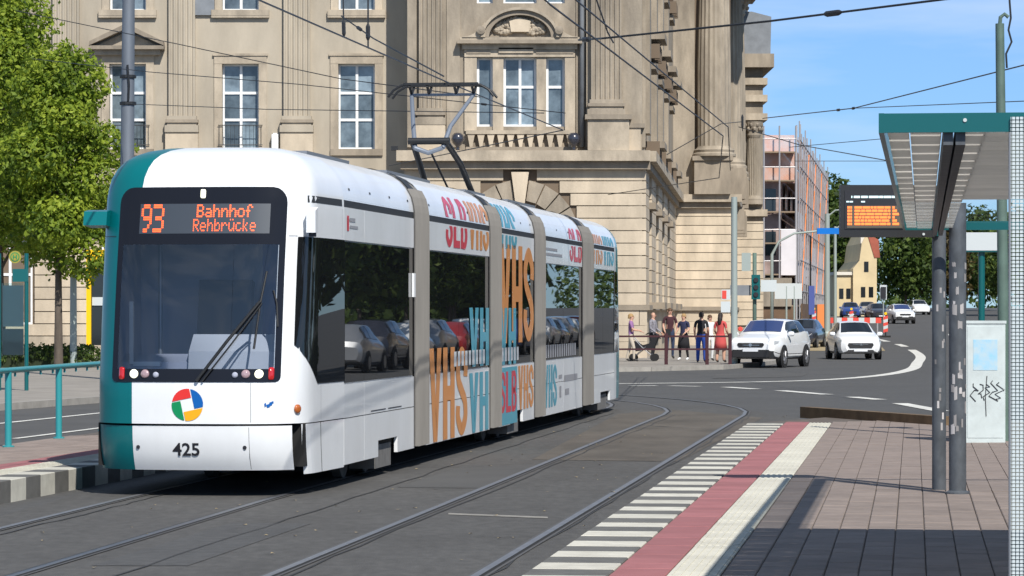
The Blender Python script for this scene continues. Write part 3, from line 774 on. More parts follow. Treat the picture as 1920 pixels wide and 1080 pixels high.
# ---- articulated sections
VS = 1.15
def prof(side=1, w0=3.0):
    out = []
    for w in [3.02,3.06,3.1,3.15,3.2,3.25,3.3,3.34,3.38,3.41,3.44,3.465,3.49,3.51,3.53,3.54,3.55]:
        if w >= w0: out.append((side*(VS-lerp_tab(INS, w)), w))
    return out
def section(u0, u1, wcuts, win=None, notch=None, seams=None):
    rf = MB()
    pr = prof(1); full = pr + [(-v, w) for v, w in reversed(pr)]
    rf.grid([[(v, u, w) for v, w in full] for u in (u0, u1)], 'tram_white')
    rf.add([(v, u0, w) for v, w in full], [tuple(range(len(full)))], 'tram_white'); rf.add([(v, u1, w) for v, w in full], [tuple(range(len(full)))], 'tram_white')
    rfo = rf.build('roof', tram, smooth=True, angle=40)
    for t in [u0+.35+(u1-u0-.7)*i/3 for i in range(4)]:
        MB().add([S(q_u(t),3.13,.004),S(q_u(t+.07),3.13,.004),S(q_u(t+.07),3.155,.004),S(q_u(t),3.155,.004)], [(0,1,2,3)], 'print_black').build('roof_slot', rfo) if t > 2 else None
    MB().box(VS-.05, VS-.006, u0, u1, 2.93, 3.035, 'gasket').build('gutter', tram)
    edges = [u0]+list(seams or [])+[u1]
    for a, c_ in zip(edges, edges[1:]):
        MB().box(VS-.04, VS, a+.004, c_-.004, 2.60, 2.945, 'tram_white').build('cove_panel', tram)
        lo = .24
        if notch and a <= notch[0] and c_ >= notch[1]:
            MB().prism([(a+.004,.24),(notch[0],.24),(notch[0],.42),(notch[1],.42),(notch[1],.24),(c_-.004,.24),(c_-.004,.722),(a+.004,.722)], 'x', VS-.04, VS, 'tram_white').build('skirt_panel', tram)
        else:
            MB().box(VS-.04, VS, a+.004, c_-.004, .24, .722, 'tram_white').build('skirt_panel', tram)
        MB().box(VS-.04, VS, a+.004, c_-.004, .732, 1.085, 'tram_white').build('side_panel', tram)
    wc = [u0+.06]+list(wcuts)+[u1-.06]
    MB().box(VS-.06, VS-.02, u0, u1, 1.085, 2.60, 'tram_white').build('window_frame', tram)
    for a, c_ in zip(wc, wc[1:]): MB().box(VS-.02, VS-.004, a+.006, c_-.006, 1.10, 2.585, 'side_glass').build('side_window', tram)
    MB().box(-VS, -VS+.05, u0, u1, .24, 3.02, 'tram_white').box(-VS-.004, -VS, u0+.2, u1-.2, 1.10, 2.585, 'side_glass').build('far_side', tram)
    MB().box(-1.08, 1.08, u0+.01, u1-.01, .34, 1.0, 'underframe').build('underframe', tram)
section(2.0, 6.26, (3.13,), notch=(3.95,5.15), seams=(3.13,))
section(7.04, 12.22, (9.6,), seams=(9.6,))
section(13.04, 16.73, (14.9,), notch=(14.2,15.5), seams=())
section(17.67, 22.72, (20.2,), seams=(20.2,))
section(23.99, 27.6, (25.8,), notch=(25.4,26.9), seams=())
for a, c_ in ((6.26,7.04),(12.22,13.04),(16.73,17.67),(22.72,23.99)):
    gw = MB(); n_ = 8; pr = [(VS,.26),(VS,1.0),(VS,2.0),(VS,2.9)]+prof(1); rows = []
    pr = pr + [(-v, w) for v, w in reversed(pr)]
    for i in range(2*n_+1):
        d_ = -.060 if i % 2 else -.010
        if i in (0, 2*n_): d_ = -.012
        u_ = a+(c_-a)*i/(2*n_)
        rows.append([((v+math.copysign(d_, v)), u_, w+(d_ if w > 3.3 else 0)) for v, w in pr])
    gw.grid(rows, 'bellows'); go = gw.build('gangway_bellows', tram)
    for u_ in (a, c_):
        rim = MB(); p2 = [(v*1.004, w+.004*(w > 3.2)) for v, w in pr]; rim.grid([[(v, u_+t, w) for v, w in p2] for t in (-.03,.03)], 'bellows_rim'); rim.build('gangway_rim', go)
    cap = MB(); cp = [(v, w) for v, w in prof(1, 3.0)]
    cap.grid([[(v+.012, u_, w+.010) for v, w in cp] for u_ in (a+.03, a+(c_-a)*.55)], 'gasket'); cap.build('gangway_cover', go)
for u_ in (6.10, 23.95):
    MB().box(VS, VS+.03, u_, u_+.10, 2.02, 2.30, 'tram_white').build('door_camera', tram)
# tail
tb = MB(); QT = qlist(QL, QR, (q_v(.62), q_u(1.43)))
tailw = [.24,.5,.735,.95,1.10,1.6,2.2,2.585]+WS[9:]
sgrid(tb, QT, tailw, None, tail=True, mfun=lambda q, w: 'tram_turq' if q > q_v(.62) and q < q_u(1.43) else 'tram_white'); tp = [S(q,3.55,0,True) for q in QT]; tb.add(tp, [tuple(range(len(tp)))], 'tram_white')
weld(tb.build('rear_shell', tram, recalc=False))
b_ = MB(); sgrid(b_, qlist(q_u(.2+.75), q_u(1.96), n=4), [1.10,1.6,2.585], 'side_glass', off=.005, tail=True); b_.build('rear_side_window', tram)
# bogies
for (a, c_) in ((3.95,5.15),(14.2,15.5),(25.4,26.9)):
    bg_ = MB().box(.80,1.09,a+.12,c_-.10,.10,.36,'bogie_grey').box(-1.09,-.80,a+.12,c_-.10,.10,.36,'bogie_grey').box(-.78,.78,a+.25,c_-.25,.2,.34,'underframe').build('bogie', tram)
    for u_ in (a-.05, c_+.05):
        for v in (-.72, .72): MB().lathe([(.24,-.06),(.30,-.05),(.30,.05),(.24,.06)], 'bogie_grey', (v,u_,.305), 'x', 16).build('wheel', bg_)
# roof gear and pantograph
for a, c_ in ((3.2,5.6),(8.0,11.2),(18.4,21.6)): MB().box(-.5,.5,a,c_,3.55,3.60,'steel_grey').build('roof_box', tram)
PU = 15.2
pt = MB().box(-.48,.48,PU-.9,PU+1.0,3.52,3.60,'steel_grey').box(-.40,-.32,PU-.7,PU-.6,3.48,3.55,'steel_grey').box(.32,.40,PU+.6,PU+.7,3.48,3.55,'steel_grey').build('pantograph', tram)
def pt_(pts, r, m, name, **kw): return MB().tube(pts, r, m, 10, **kw).build(name, pt, smooth=True, angle=40)
KN = (PU-1.15, 4.28)
for s_ in (-1, 1): pt_([(s_*.33,PU+.75,3.60),(s_*.30,PU-.2,4.0),(s_*.24,KN[0],KN[1])], .045, 'black_metal', 'lower_arm')
pt_([(.02,PU+.55,3.62),(.0,KN[0]+.1,4.15)], .016, 'black_metal', 'guide_rod')
pt_([(-.30,KN[0],KN[1]),(.30,KN[0],KN[1])], .05, 'black_metal', 'knee_shaft')
pt_([(-.20,KN[0]-.04,KN[1]-.10),(0,KN[0]-.04,KN[1]-.17),(.20,KN[0]-.04,KN[1]-.10)], .035, 'panto_grey', 'knee_link')
for s_ in (-1, 1): pt_([(s_*.20,KN[0],KN[1]-.10),(s_*.27,KN[0]+.25,4.5),(s_*.46,PU+.05,5.02)], .035, 'panto_grey', 'upper_arm', r1=.028)
pt_([(-.46,PU+.05,5.02),(.46,PU+.05,5.02)], .022, 'panto_grey', 'upper_shaft')
for du in (-.17, .17):
    pt_([(-.78,PU+.05+du,4.98),(-.70,PU+.05+du,5.08),(-.58,PU+.05+du,5.15),(-.45,PU+.05+du,5.165),(.45,PU+.05+du,5.165),(.58,PU+.05+du,5.15),(.70,PU+.05+du,5.08),(.78,PU+.05+du,4.98)], .018, 'black_metal', 'horn')
    MB().box(-.55,.55,PU+.05+du-.03,PU+.05+du+.03,5.15,5.185,'black_metal').build('contact_strip', pt)
for s_ in (-.46,-.2,.2,.46): pt_([(s_,PU-.14,5.14),(s_,PU+.05,5.03),(s_,PU+.24,5.14)], .02, 'black_metal', 'head_spring')

# ---- lettering on the side, laid on the surface and cut at the gutter
def stroke(path, tx, ty):
    """closed outline strips of a pen stroke with different width across and up"""
    P = [Vector(p) for p in smooth_path(path, 6)]; L, Rr = [], []
    for i_, p in enumerate(P):
        d = (P[min(i_+1, len(P)-1)]-P[max(i_-1, 0)]); d = Vector((d.x*.35, d.y)).normalized(); n_ = Vector((-d.y, d.x)); o_ = Vector((n_.x*tx, n_.y*ty)); L.append(p+o_); Rr.append(p-o_)
    V = [tuple(q) for q in L+Rr]; n = len(L); return V, [(i_, i_+1, n+i_+1, n+i_) for i_ in range(n-1)]
def block_letter(c_):
    bx = lambda x0, x1, y0, y1: ([(x0,y0),(x1,y0),(x1,y1),(x0,y1)], [(0,1,2,3)])
    if c_ == 'V': return [([(0,1),(.36,1),(.66,0),(.34,0)], [(0,1,2,3)]), ([(.64,1),(1,1),(.66,0),(.5,.30)], [(0,1,2,3)])]
    if c_ == 'H': return [bx(0,.37,0,1), bx(.63,1,0,1), bx(.37,.63,.42,.58)]
    if c_ == 'L': return [bx(0,.40,0,1), bx(.40,1,0,.15)]
    if c_ == 'S': return [stroke([(.83,.66),(.83,.80),(.50,.93),(.18,.80),(.22,.62),(.50,.50),(.78,.38),(.82,.20),(.50,.07),(.17,.20),(.17,.34)], .175, .07)]
    if c_ == 'B': return [bx(0,.36,0,1), stroke([(.30,.93),(.60,.93),(.80,.80),(.80,.66),(.60,.53),(.30,.53)], .18, .07), stroke([(.30,.50),(.62,.50),(.82,.36),(.82,.20),(.62,.07),(.30,.07)], .18, .07)]
def block_text(txt, gap=.14):
    V, F = [], []; n = len(txt); w = 1/(n+gap*(n-1))
    for i_, c_ in enumerate(txt):
        for vv, ff in block_letter(c_):
            k_ = len(V); V += [(i_*w*(1+gap)+x*w, y) for x, y in vv]; F += [tuple(k_+a for a in f_) for f_ in ff]
    return V, F
def side_map(u, w, dv=.0045): return S(q_u(u), w, dv) if w > 3.0 else (VS+dv, u, w)
def side_text(txt, u0, u1, w0, w1, m, bold=0, name='lettering', dv=.0045):
    V, F = block_text(txt); k_ = 0
    me = bpy.data.meshes.new(name); me.from_pydata([(u0+(u1-u0)*x, w0+(w1-w0)*y, 0) for x, y in V], [], F)
    bm = bmesh.new(); bm.from_mesh(me); bmesh.ops.remove_doubles(bm, verts=bm.verts, dist=.002)
    if w1 > 3.0:
        for wc in [2.928, 3.037]+[3.08+.03*i for i in range(14)]:
            bmesh.ops.bisect_plane(bm, geom=bm.verts[:]+bm.edges[:]+bm.faces[:], plane_co=(0,wc,0), plane_no=(0,1,0))
        dead = [f_ for f_ in bm.faces if 2.928 < f_.calc_center_median().y < 3.037]
        bmesh.ops.delete(bm, geom=dead, context='FACES')
    for v in bm.verts: v.co = Vector(side_map(v.co.x, v.co.y, dv))
    for f_ in bm.faces:
        f_.normal_update()
        if f_.normal.x < 0: f_.normal_flip()
    bm.to_mesh(me); bm.free(); me.materials.append(MATS[m])
    return stuff(part(name, me, tram))
def bars(rects, m, name='small_print', dv=.0045):
    b_ = MB()
    for u0, u1, w0, w1 in rects: b_.add([(VS+dv,u0,w0),(VS+dv,u1,w0),(VS+dv,u1,w1),(VS+dv,u0,w1)], [(0,1,2,3)], m)
    return stuff(b_.build(name, tram, recalc=False))
side_text('VHS', 7.30, 10.25, .25, 1.40, 'print_orange', .09)
side_text('VH', 10.42, 12.10, .25, 1.04, 'print_blue', .10)
side_text('VH', 10.42, 12.14, 1.12, 1.90, 'print_blue')
bars([(13.12,14.88,.25,1.06)], 'print_blue', 'lettering', .003)
side_text('SLB', 13.2, 14.8, .42, 1.0, 'print_red', .06)
side_text('VHS', 15.0, 16.62, .42, 1.06, 'print_orange', .06)
side_text('VHS', 13.14, 16.62, 1.40, 2.80, 'print_orange', .09)
side_text('VH', 13.12, 14.75, 1.1, 1.90, 'print_blue', dv=.006)
side_text('VHS', 17.85, 19.35, .36, 1.02, 'print_blue', .05)
side_text('SLB', 8.56, 10.25, 2.66, 3.30, 'print_red', .07)
side_text('VHS', 10.42, 12.14, 2.67, 3.30, 'print_orange', .07)
side_text('VHS', 13.12, 14.85, 2.74, 3.36, 'print_blue', .07)
side_text('SLB', 21.0, 22.64, 2.67, 3.22, 'print_red', .07)
side_text('VHS', 24.15, 25.7, 2.68, 3.20, 'print_orange', .07)
side_text('VHS', 25.85, 27.5, 2.68, 3.20, 'print_blue', .07)
rn = random.Random(5)
bars([(7.15+.3*i+2.0, 7.15+.3*i+2.2, 1.15, 1.34) for i in range(9)]+[(13.3+.3*i, 13.5+.3*i, 1.15, 1.34) for i in range(6)], 'print_pale', dv=.0075)
bars([(17.95+.28*i, 18.15+.28*i, 1.13, 1.33) for i in range(14)], 'print_grey', dv=.0045)
bars([(19.6,20.0,.78,.84),(19.7,19.9,.48,.66),(20.3,22.0,.72,.82),(20.4,20.9,.5,.6)], 'print_grey')
bars([(17.9,20.0,2.72,2.76),(18.0,19.4,2.80,2.84),(.98+1.3,2.6,2.80,2.84),(2.3,2.75,2.73,2.76)], 'print_grey')
bars([(1.15+1.0,2.25,2.70,2.86)], 'print_red')
bars([(3.5,4.4,.755,.765),(4.55,5.4,.755,.765)], 'print_black', 'handle_slot')

# ------------------------------------------------------------------ the sandstone building
bd = thing('sandstone_building', 'grand sandstone corner building with fluted pilasters and tall windows', 'building')
YL, YP, YG = 122.1, 119.9, 119.45           # left wing, pavilion upper floors, pavilion ground floor
def wall(name, x0, x1, z0, z1, y, holes, depth, m, parent=bd):
    """wall face at y with rectangular openings and their reveals"""
    xs = sorted(set([x0, x1]+[h for q in holes for h in q[:2]])); zs = sorted(set([z0, z1]+[h for q in holes for h in q[2:]]))
    b_ = MB()
    for a, c_ in zip(xs, xs[1:]):
        for e, f_ in zip(zs, zs[1:]):
            mxx, mz = (a+c_)/2, (e+f_)/2
            if any(h[0] < mxx < h[1] and h[2] < mz < h[3] for h in holes): continue
            b_.add([(a,y,e),(c_,y,e),(c_,y,f_),(a,y,f_)], [(0,1,2,3)], m)
    for (a, c_, e, f_) in holes:
        q = [(a,e),(c_,e),(c_,f_),(a,f_)]
        for i in range(4):
            p0, p1 = q[i], q[(i+1) % 4]
            b_.add([(p0[0],y,p0[1]),(p0[0],y+depth,p0[1]),(p1[0],y+depth,p1[1]),(p1[0],y,p1[1])], [(0,1,2,3)], m)
    return b_.build(name, parent, recalc=False)
def window(x0, x1, z0, z1, y, cols, rows, pm='pane', parent=bd, fw=.07, mull=.10):
    """white casement: outer frame and bars, a pane of its own in each light"""
    b_ = MB(); d0, d1 = y, y+.08
    b_.box(x0,x0+fw,d0,d1,z0,z1,'frame_white').box(x1-fw,x1,d0,d1,z0,z1,'frame_white').box(x0+fw,x1-fw,d0,d1,z1-fw,z1,'frame_white').box(x0+fw,x1-fw,d0,d1,z0,z0+fw,'frame_white')
    cx = [x0+fw+(x1-x0-2*fw)*c_ for c_ in [0]+cols+[1]]; rz = [z0+fw+(z1-z0-2*fw)*r_ for r_ in [0]+rows+[1]]
    for c_ in cx[1:-1]: b_.box(c_-mull/2,c_+mull/2,d0-.012,d1,z0+fw,z1-fw,'frame_white')
    for r_ in rz[1:-1]: b_.box(x0+fw,x1-fw,d0-.006,d1,r_-mull/2,r_+mull/2,'frame_white')
    o = b_.build('window', parent, recalc=False)
    for a, c_ in zip(cx, cx[1:]):
        for e, f_ in zip(rz, rz[1:]):
            t = random.uniform(-.012,.012); s_ = random.uniform(-.010,.010)
            MB().add([(a,y+.05+t,e),(c_,y+.05-t,e),(c_,y+.05-t+s_,f_),(a,y+.05+t+s_,f_)], [(0,1,2,3)], pm).build('pane', o, recalc=False)
    return o
def surround(x0, x1, z0, z1, y, w, d, m='stone_trim', parent=bd, sill=True):
    b_ = MB()
    b_.box(x0-w,x0,y-d,y+.02,z0,z1,m).box(x1,x1+w,y-d,y+.02,z0,z1,m).box(x0-w,x1+w,y-d-.01,y+.02,z1,z1+w,m)
    b_.box(x0-w-.05,x1+w+.05,y-d-.05,y+.02,z1+w,z1+w+.09,m)
    o = b_.build('window_surround', parent, recalc=False)
    if sill: MB().box(x0-w-.12,x1+w+.12,y-d-.12,y+.02,z0-.22,z0,m).build('window_sill', o)
def flutes(x0, x1, y, d, z0, z1, m, n=5, parent=bd, name='pilaster', neck=True):
    """fluted pilaster: real grooves, moulded base"""
    out = []; w = x1-x0
    out.append((x0, y))
    out.append((x0, y-d))
    p = w/(n+.35)
    for k in range(n):
        a = x0+p*.35+k*p
        out += [(a,y-d),(a+.12*p,y-d+.045),(a+.35*p,y-d+.06),(a+.53*p,y-d+.045),(a+.65*p,y-d)]
    out += [(x1,y-d),(x1,y)]
    b_ = MB(); k0 = len(out)
    rows = [[(px,py,z0) for px,py in out],[(px,py,z1) for px,py in out]]
    b_.grid(rows, m); o = b_.build(name, parent, recalc=True)
    bs = MB(); 
    for (e, za, zb) in ((.06,z0-.14,z0),(.12,z0-.26,z0-.14),(.06,z0-.36,z0-.26),(.14,z0-.62,z0-.36)): bs.box(x0-e,x1+e,y-d-e,y,za,zb,'stone_dark' if za < z0-.2 and e == .12 else m)
    bs.build('pilaster_base', o)
    return o
def courses(x0, x1, y, d, z0, z1, h=.465, j=.035, m='stone', name='stone_course', parent=bd, rnd=.012):
    z = z0
    while z < z1-.1:
        t = min(z+h, z1); MB().box(x0,x1,y-d+random.uniform(-rnd,rnd),y,z+j,t,m).build(name, parent, recalc=False); z += h
def ocourses(a, c_, d, z0, z1, h=.465, j=.035, m='stone', parent=bd):
    z = z0
    while z < z1-.1:
        t = min(z+h, z1); MB().obox(a,c_,d+random.uniform(-.01,.01),z+j,t,m).build('stone_course', parent, recalc=False); z += h

# ---- left wing
XL0, XL1 = -26.0, -3.92
wins = [(-19.1-.70,-19.1+.70),(-14.66-.70,-14.66+.70),(-10.36-.70,-10.36+.70),(-5.93-.70,-5.93+.70)]
holes = [(a,c_,8.05,11.30) for a,c_ in wins]+[(a,c_,13.35,16.4) for a,c_ in wins]
wall('wall', XL0, XL1, 6.6, 20.2, YL, holes, .42, 'plaster')
for i, (a, c_) in enumerate(wins):
    window(a,c_,8.05,11.30,YL+.30,[.5],[.34,.67])
    window(a,c_,13.35,16.4,YL+.30,[.5],[.34,.67])
    surround(a,c_,8.05,11.30,YL,.30,.06,sill=False)
    surround(a,c_,13.35,16.4,YL,.28,.05)
    MB().box(a-.4,c_+.4,YL-.16,YL+.02,13.05,13.14,'stone_trim').build('string_moulding', bd)
    MB().box(a-.3,c_+.3,YL-.10,YL+.05,7.80,8.05,'stone_dark').build('window_sill', bd)
    # low iron rail in front of the opening
    ir = MB(); 
    for z_ in (8.2, 8.95): ir.tube([(a-.15,YL-.12,z_),(c_+.15,YL-.12,z_)], .018, 'black_metal', 5)
    for k in range(12): ir.tube([(a-.1+k*(c_-a+.2)/11,YL-.12,8.2),(a-.1+k*(c_-a+.2)/11,YL-.12,8.95)], .010, 'black_metal', 4)
    if i in (1, 2): ir.build('window_rail', bd, recalc=False)
    if i in (1,):
        # triangular pediment
        pd = MB(); x0, x1 = a-.72, c_+.72; xm = (a+c_)/2; zb = 11.82
        pd.prism([(x0,zb),(x1,zb),(x1,zb+.14),(x0,zb+.14)], 'y', YL-.52, YL, 'stone_dark')
        pd.prism([(x0,zb+.14),(x0+.02,zb+.30),(xm,zb+.98),(xm,zb+.78)], 'y', YL-.55, YL, 'stone_dark'); pd.prism([(x1,zb+.14),(xm,zb+.78),(xm,zb+.98),(x1-.02,zb+.30)], 'y', YL-.55, YL, 'stone_dark')
        pd.prism([(x0+.2,zb+.14),(x1-.2,zb+.14),(xm,zb+.70)], 'y', YL-.16, YL, 'stone_trim')
        pd.box(x0+.16,x1-.16,YL-.3,YL,zb-.20,zb,'stone_trim'); pd.build('pediment', bd, recalc=True)
for xc in (-21.3,-17.0,-12.58,-8.2):
    flutes(xc-.5, xc+.5, YL, .22, 9.30, 20.0, 'plaster', 5)
    MB().box(xc-.62,xc+.62,YL-.30,YL,6.9,8.70,'stone').build('pedestal', bd)
MB().box(XL0,XL1,YL-.35,YL+.1,6.55,6.95,'stone_trim').build('string_course', bd)
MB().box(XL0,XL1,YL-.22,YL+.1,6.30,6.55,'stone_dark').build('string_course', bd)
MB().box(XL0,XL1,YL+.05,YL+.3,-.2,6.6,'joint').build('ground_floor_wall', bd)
gaps = [(-26,-20.1),(-18.2,-15.75),(-13.7,-11.4),(-9.4,-7.0),(-4.9,-3.92)]
for a, c_ in gaps: courses(a, c_, YL+.05, .15, .9, 6.3, m='stone')
for a, c_ in ((-20.1,-18.2),(-15.75,-13.7),(-11.4,-9.4),(-7.0,-4.9)):
    courses(a, c_, YL+.05, .15, 4.6, 6.3, m='stone'); courses(a, c_, YL+.05, .15, .9, 1.36, m='stone')
    window(a+.1,c_-.1,1.36,4.55,YL+.02,[.5],[.6],pm='pane_dark')
MB().box(XL0,XL1,YL-.20,YL+.1,-.2,.9,'stone_trim').build('plinth', bd)
MB().box(-9.1,-8.95,YL-.2,YL-.05,6.95,8.65,'frame_white').box(-9.15,-8.9,YL-.3,YL-.02,8.05,8.6,'frame_white').build('wall_cabinet', bd)
MB().box(-12.2,-11.35,YL-.12,YL-.01,13.15,15.0,'slate').build('wall_panel', bd)

# ---- corner pavilion, upper floors
XP0, XP1 = -3.92, 4.25
tri = [(-1.32,-.72),(-.32,.92),(1.28,1.98)]
holes = [(a,c_,8.78,11.38) for a,c_ in tri]+[(-1.32,-.72,13.4,16.2),(-.32,.92,13.4,16.2),(1.28,1.98,13.4,16.2)]
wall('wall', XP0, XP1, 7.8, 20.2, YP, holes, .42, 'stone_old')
MB().add([(XP0,YP,6.6),(XP0,YL+.2,6.6),(XP0,YL+.2,20.2),(XP0,YP,20.2)], [(0,1,2,3)], 'plaster').build('wall_return', bd, recalc=False)
window(-1.32,-.72,8.78,11.38,YP+.26,[],[],fw=.09)
window(-.32,.92,8.78,11.38,YP+.26,[.5],[.58],fw=.09)
window(1.28,1.98,8.78,11.38,YP+.26,[],[.58],fw=.09)
for a, c_ in tri: window(a,c_,13.4,16.2,YP+.26,[],[.5])
b_ = MB()
b_.box(-1.78,-1.32,YP-.10,YP+.02,8.6,11.38,'stone_trim').box(1.98,2.36,YP-.10,YP+.02,8.6,11.38,'stone_trim').box(-.72,-.32,YP-.06,YP+.02,8.6,11.38,'stone_trim').box(.92,1.28,YP-.06,YP+.02,8.6,11.38,'stone_trim')
b_.box(-1.78,2.36,YP-.14,YP+.02,11.38,11.66,'stone_trim').box(-1.86,2.44,YP-.2,YP+.02,11.66,11.86,'stone_trim')
b_.box(-1.7,-.8,YP-.17,YP-.12,11.50,11.62,'stone_dark').box(.9,2.3,YP-.17,YP-.12,11.50,11.62,'stone_dark').box(-.5,.8,YP-.20,YP-.13,11.52,11.72,'stone_trim')
b_.build('window_surround', bd, recalc=False)
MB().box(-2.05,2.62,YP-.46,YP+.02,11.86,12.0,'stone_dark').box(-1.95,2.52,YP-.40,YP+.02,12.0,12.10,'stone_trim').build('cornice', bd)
# segmental pediment: arched moulding, scrolls, carved relief
pe = MB(); xc, zc = .30, 12.09
arc_ = lambda rx, rz, n=28: [(xc+rx*math.cos(math.pi*i/n), zc+rz*math.sin(math.pi*i/n)) for i in range(n+1)]
o1, i1, o2 = arc_(1.36,1.02), arc_(1.16,.84), arc_(1.46,1.12)
for i in range(28): pe.prism([i1[i],o1[i],o1[i+1],i1[i+1]], 'y', YP-.40, YP, 'stone_dark')
for i in range(28): pe.prism([o1[i],o2[i],o2[i+1],o1[i+1]], 'y', YP-.52, YP, 'stone_trim')
for s_ in (-1, 1):
    w_ = [(xc+s_*(1.30+.86*t), zc+.02+.55*(1-t)**2.2) for t in [k/8 for k in range(9)]]
    q = [(xc+s_*1.30, zc)]+w_+[(xc+s_*2.16, zc)]
    pe.prism(q, 'y', YP-.44, YP, 'stone_trim')
    pe.lathe([(.04,-.2),(.16,-.16),(.16,.0),(.05,.02)], 'stone_dark', (xc+s_*1.46,YP-.42,zc+.26), 'y', 14)
pe.build('arched_pediment', bd, recalc=True)
rv = MB(); rr = random.Random(3)
rv.prism(arc_(1.17,.85,18), 'y', YP-.06, YP, 'stone_dark')
for _ in range(150):
    a = rr.uniform(R(12), R(168)); q = rr.uniform(.35,.96); x0, z0 = xc+q*1.08*math.cos(a), zc+.06+q*.74*math.sin(a); s_ = rr.uniform(.05,.14)
    rv.lathe([(s_*.3,-s_*.9),(s_*.8,-s_*.5),(s_,0),(s_*.7,s_*.6),(s_*.2,s_*.9)], 'stone_trim', (x0,YP-.09,z0), rr.choice('xz'), 7)
rv.prism([(xc-.34,zc+.22),(xc+.34,zc+.22),(xc+.40,zc+.62),(xc,zc+.74),(xc-.40,zc+.62)], 'y', YP-.26, YP, 'stone')
rv.build('relief', bd, recalc=True)
# balustrade under the windows
MB().box(-1.72,2.36,YP-.34,YP,8.48,8.62,'stone_trim').build('balustrade_rail', bd); MB().box(-1.72,2.36,YP-.36,YP,7.84,8.0,'stone_dark').build('balustrade_rail', bd)
bal = MB().prism([(-.05,0),(.05,0),(.09,.22),(.14,.48),(-.14,.48),(-.09,.22)], 'y', -.10, .16, 'stone').mesh('baluster')
for k in range(11): part('baluster', bal, bd, (-1.53+k*.37,YP-.20,8.0))
MB().box(-1.72,2.36,YP-.05,YP,8.0,8.48,'stone_dark').build('balustrade_back', bd)
flutes(-3.48,-2.62,YP,.24,9.45,20.0,'stone_old',5)
MB().box(-3.6,-2.5,YP-.36,YP,7.8,8.85,'stone').build('pedestal', bd)
MB().box(-2.45,-1.95,YP-.05,YP,8.0,20.0,'stone_old').build('wall_strip', bd)
MB().box(-3.92,-3.58,YP-.10,YP,8.0,20.0,'stone_old').build('wall_strip', bd)
# downpipe and strong corner pilaster
MB().tube([(2.62,YP-.16,8.0),(2.62,YP-.16,20)], .09, 'slate', 10).build('downpipe', bd, smooth=True)
MB().box(2.40,2.44,YP-.06,YP,8,20,'stone_dark').build('wall_strip', bd)
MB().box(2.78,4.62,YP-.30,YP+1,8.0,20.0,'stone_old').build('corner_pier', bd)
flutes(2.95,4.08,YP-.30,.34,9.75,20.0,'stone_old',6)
MB().box(2.82,4.36,YP-.86,YP-.28,7.85,9.00,'stone_trim').box(2.72,4.46,YP-.96,YP-.28,9.0,9.18,'stone_dark').build('pedestal', bd)
MB().box(4.25,5.0,YP-.10,YP+3,8.0,20.0,'stone_old').build('corner_pier', bd)
MB().box(4.36,4.80,YP-.6,YP-.1,7.85,8.7,'stone').box(4.30,4.95,YP-.66,YP-.1,8.7,8.86,'stone_dark').build('pedestal', bd)
# string course above the rusticated ground floor
MB().box(-4.3,5.14,YG-.55,YP+.02,7.45,7.84,'stone_trim').build('string_course', bd)
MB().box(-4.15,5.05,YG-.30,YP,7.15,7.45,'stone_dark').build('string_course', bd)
MB().box(-4.5,-4.25,YG-.50,YG-.2,7.84,8.0,'black_metal').build('floodlight', bd)
for x in (-2.02, 2.30):
    fl = MB().lathe([(.02,.0),(.09,.02),(.05,.08),(.08,.16),(.20,.28),(.25,.42),(.22,.56),(.12,.66)], 'car_dark', (x,YG-.30,7.84), seg=12).build('globe_lamp', bd, smooth=True)
# ground floor courses, big arch with voussoirs
AX, AZ, AR = .30, 4.55, 1.45
MB().box(-4.0,4.9,YG+.10,YG+.35,-.2,7.2,'joint').build('ground_floor_wall', bd)
z = 2.06; h = .465
while z < 7.1:
    t = min(z+h, 7.15); lim = 2.05 if t < AZ else (math.sqrt(max(0, 2.25**2-(max(z,AZ)-AZ)**2)) if z-AZ < 2.25 else 0)
    if lim > .1:
        MB().box(-4.02,AX-lim,YG,YG+.12,z+.035,t,'stone').build('stone_course', bd, recalc=False); MB().box(AX+lim,5.0,YG-random.uniform(0,.01),YG+.12,z+.035,t,'stone').build('stone_course', bd, recalc=False)
    else: MB().box(-4.02,5.0,YG,YG+.12,z+.035,t,'stone').build('stone_course', bd, recalc=False)
    z += h
NV = 11
for k in range(NV):
    a0, a1 = R(0)+math.pi*k/NV, math.pi*(k+1)/NV; a0 += .012; a1 -= .012
    key = (k == NV//2); ro = 2.52 if key else 2.22; pr_ = .22 if key else .06; ri = AR-(.10 if key else 0)
    MB().prism([(AX+ri*math.cos(a0),AZ+ri*math.sin(a0)),(AX+ro*math.cos(a0),AZ+ro*math.sin(a0)),(AX+ro*math.cos(a1),AZ+ro*math.sin(a1)),(AX+ri*math.cos(a1),AZ+ri*math.sin(a1))], 'y', YG-pr_, YG+.40, 'stone' if key else 'stone_old').build('keystone' if key else 'voussoir', bd)
ag = MB().prism([(AX+AR*math.cos(math.pi*i/20),AZ+AR*math.sin(math.pi*i/20)) for i in range(21)]+[(AX-AR,1.2),(AX+AR,1.2)], 'y', YG-.005+.42, YG+.46, 'pane_dark').build('arch_window', bd)
for x in (-.62, 1.05): MB().box(x-.07,x+.07,YG+.30,YG+.41,1.2,AZ+1.2,'frame_white').build('mullion', ag)
MB().box(AX-AR,AX+AR,YG+.30,YG+.41,AZ-.1,AZ+.05,'frame_white').build('transom', ag)
for s_ in (-1, 1): MB().box(AX+s_*AR,AX+s_*2.05,YG-.02,YG+.4,2.0,AZ-.02,'stone').build('arch_jamb', bd)
MB().box(-4.1,5.12,YG-.12,YG+.2,1.90,2.09,'stone_dark').build('plinth_moulding', bd)
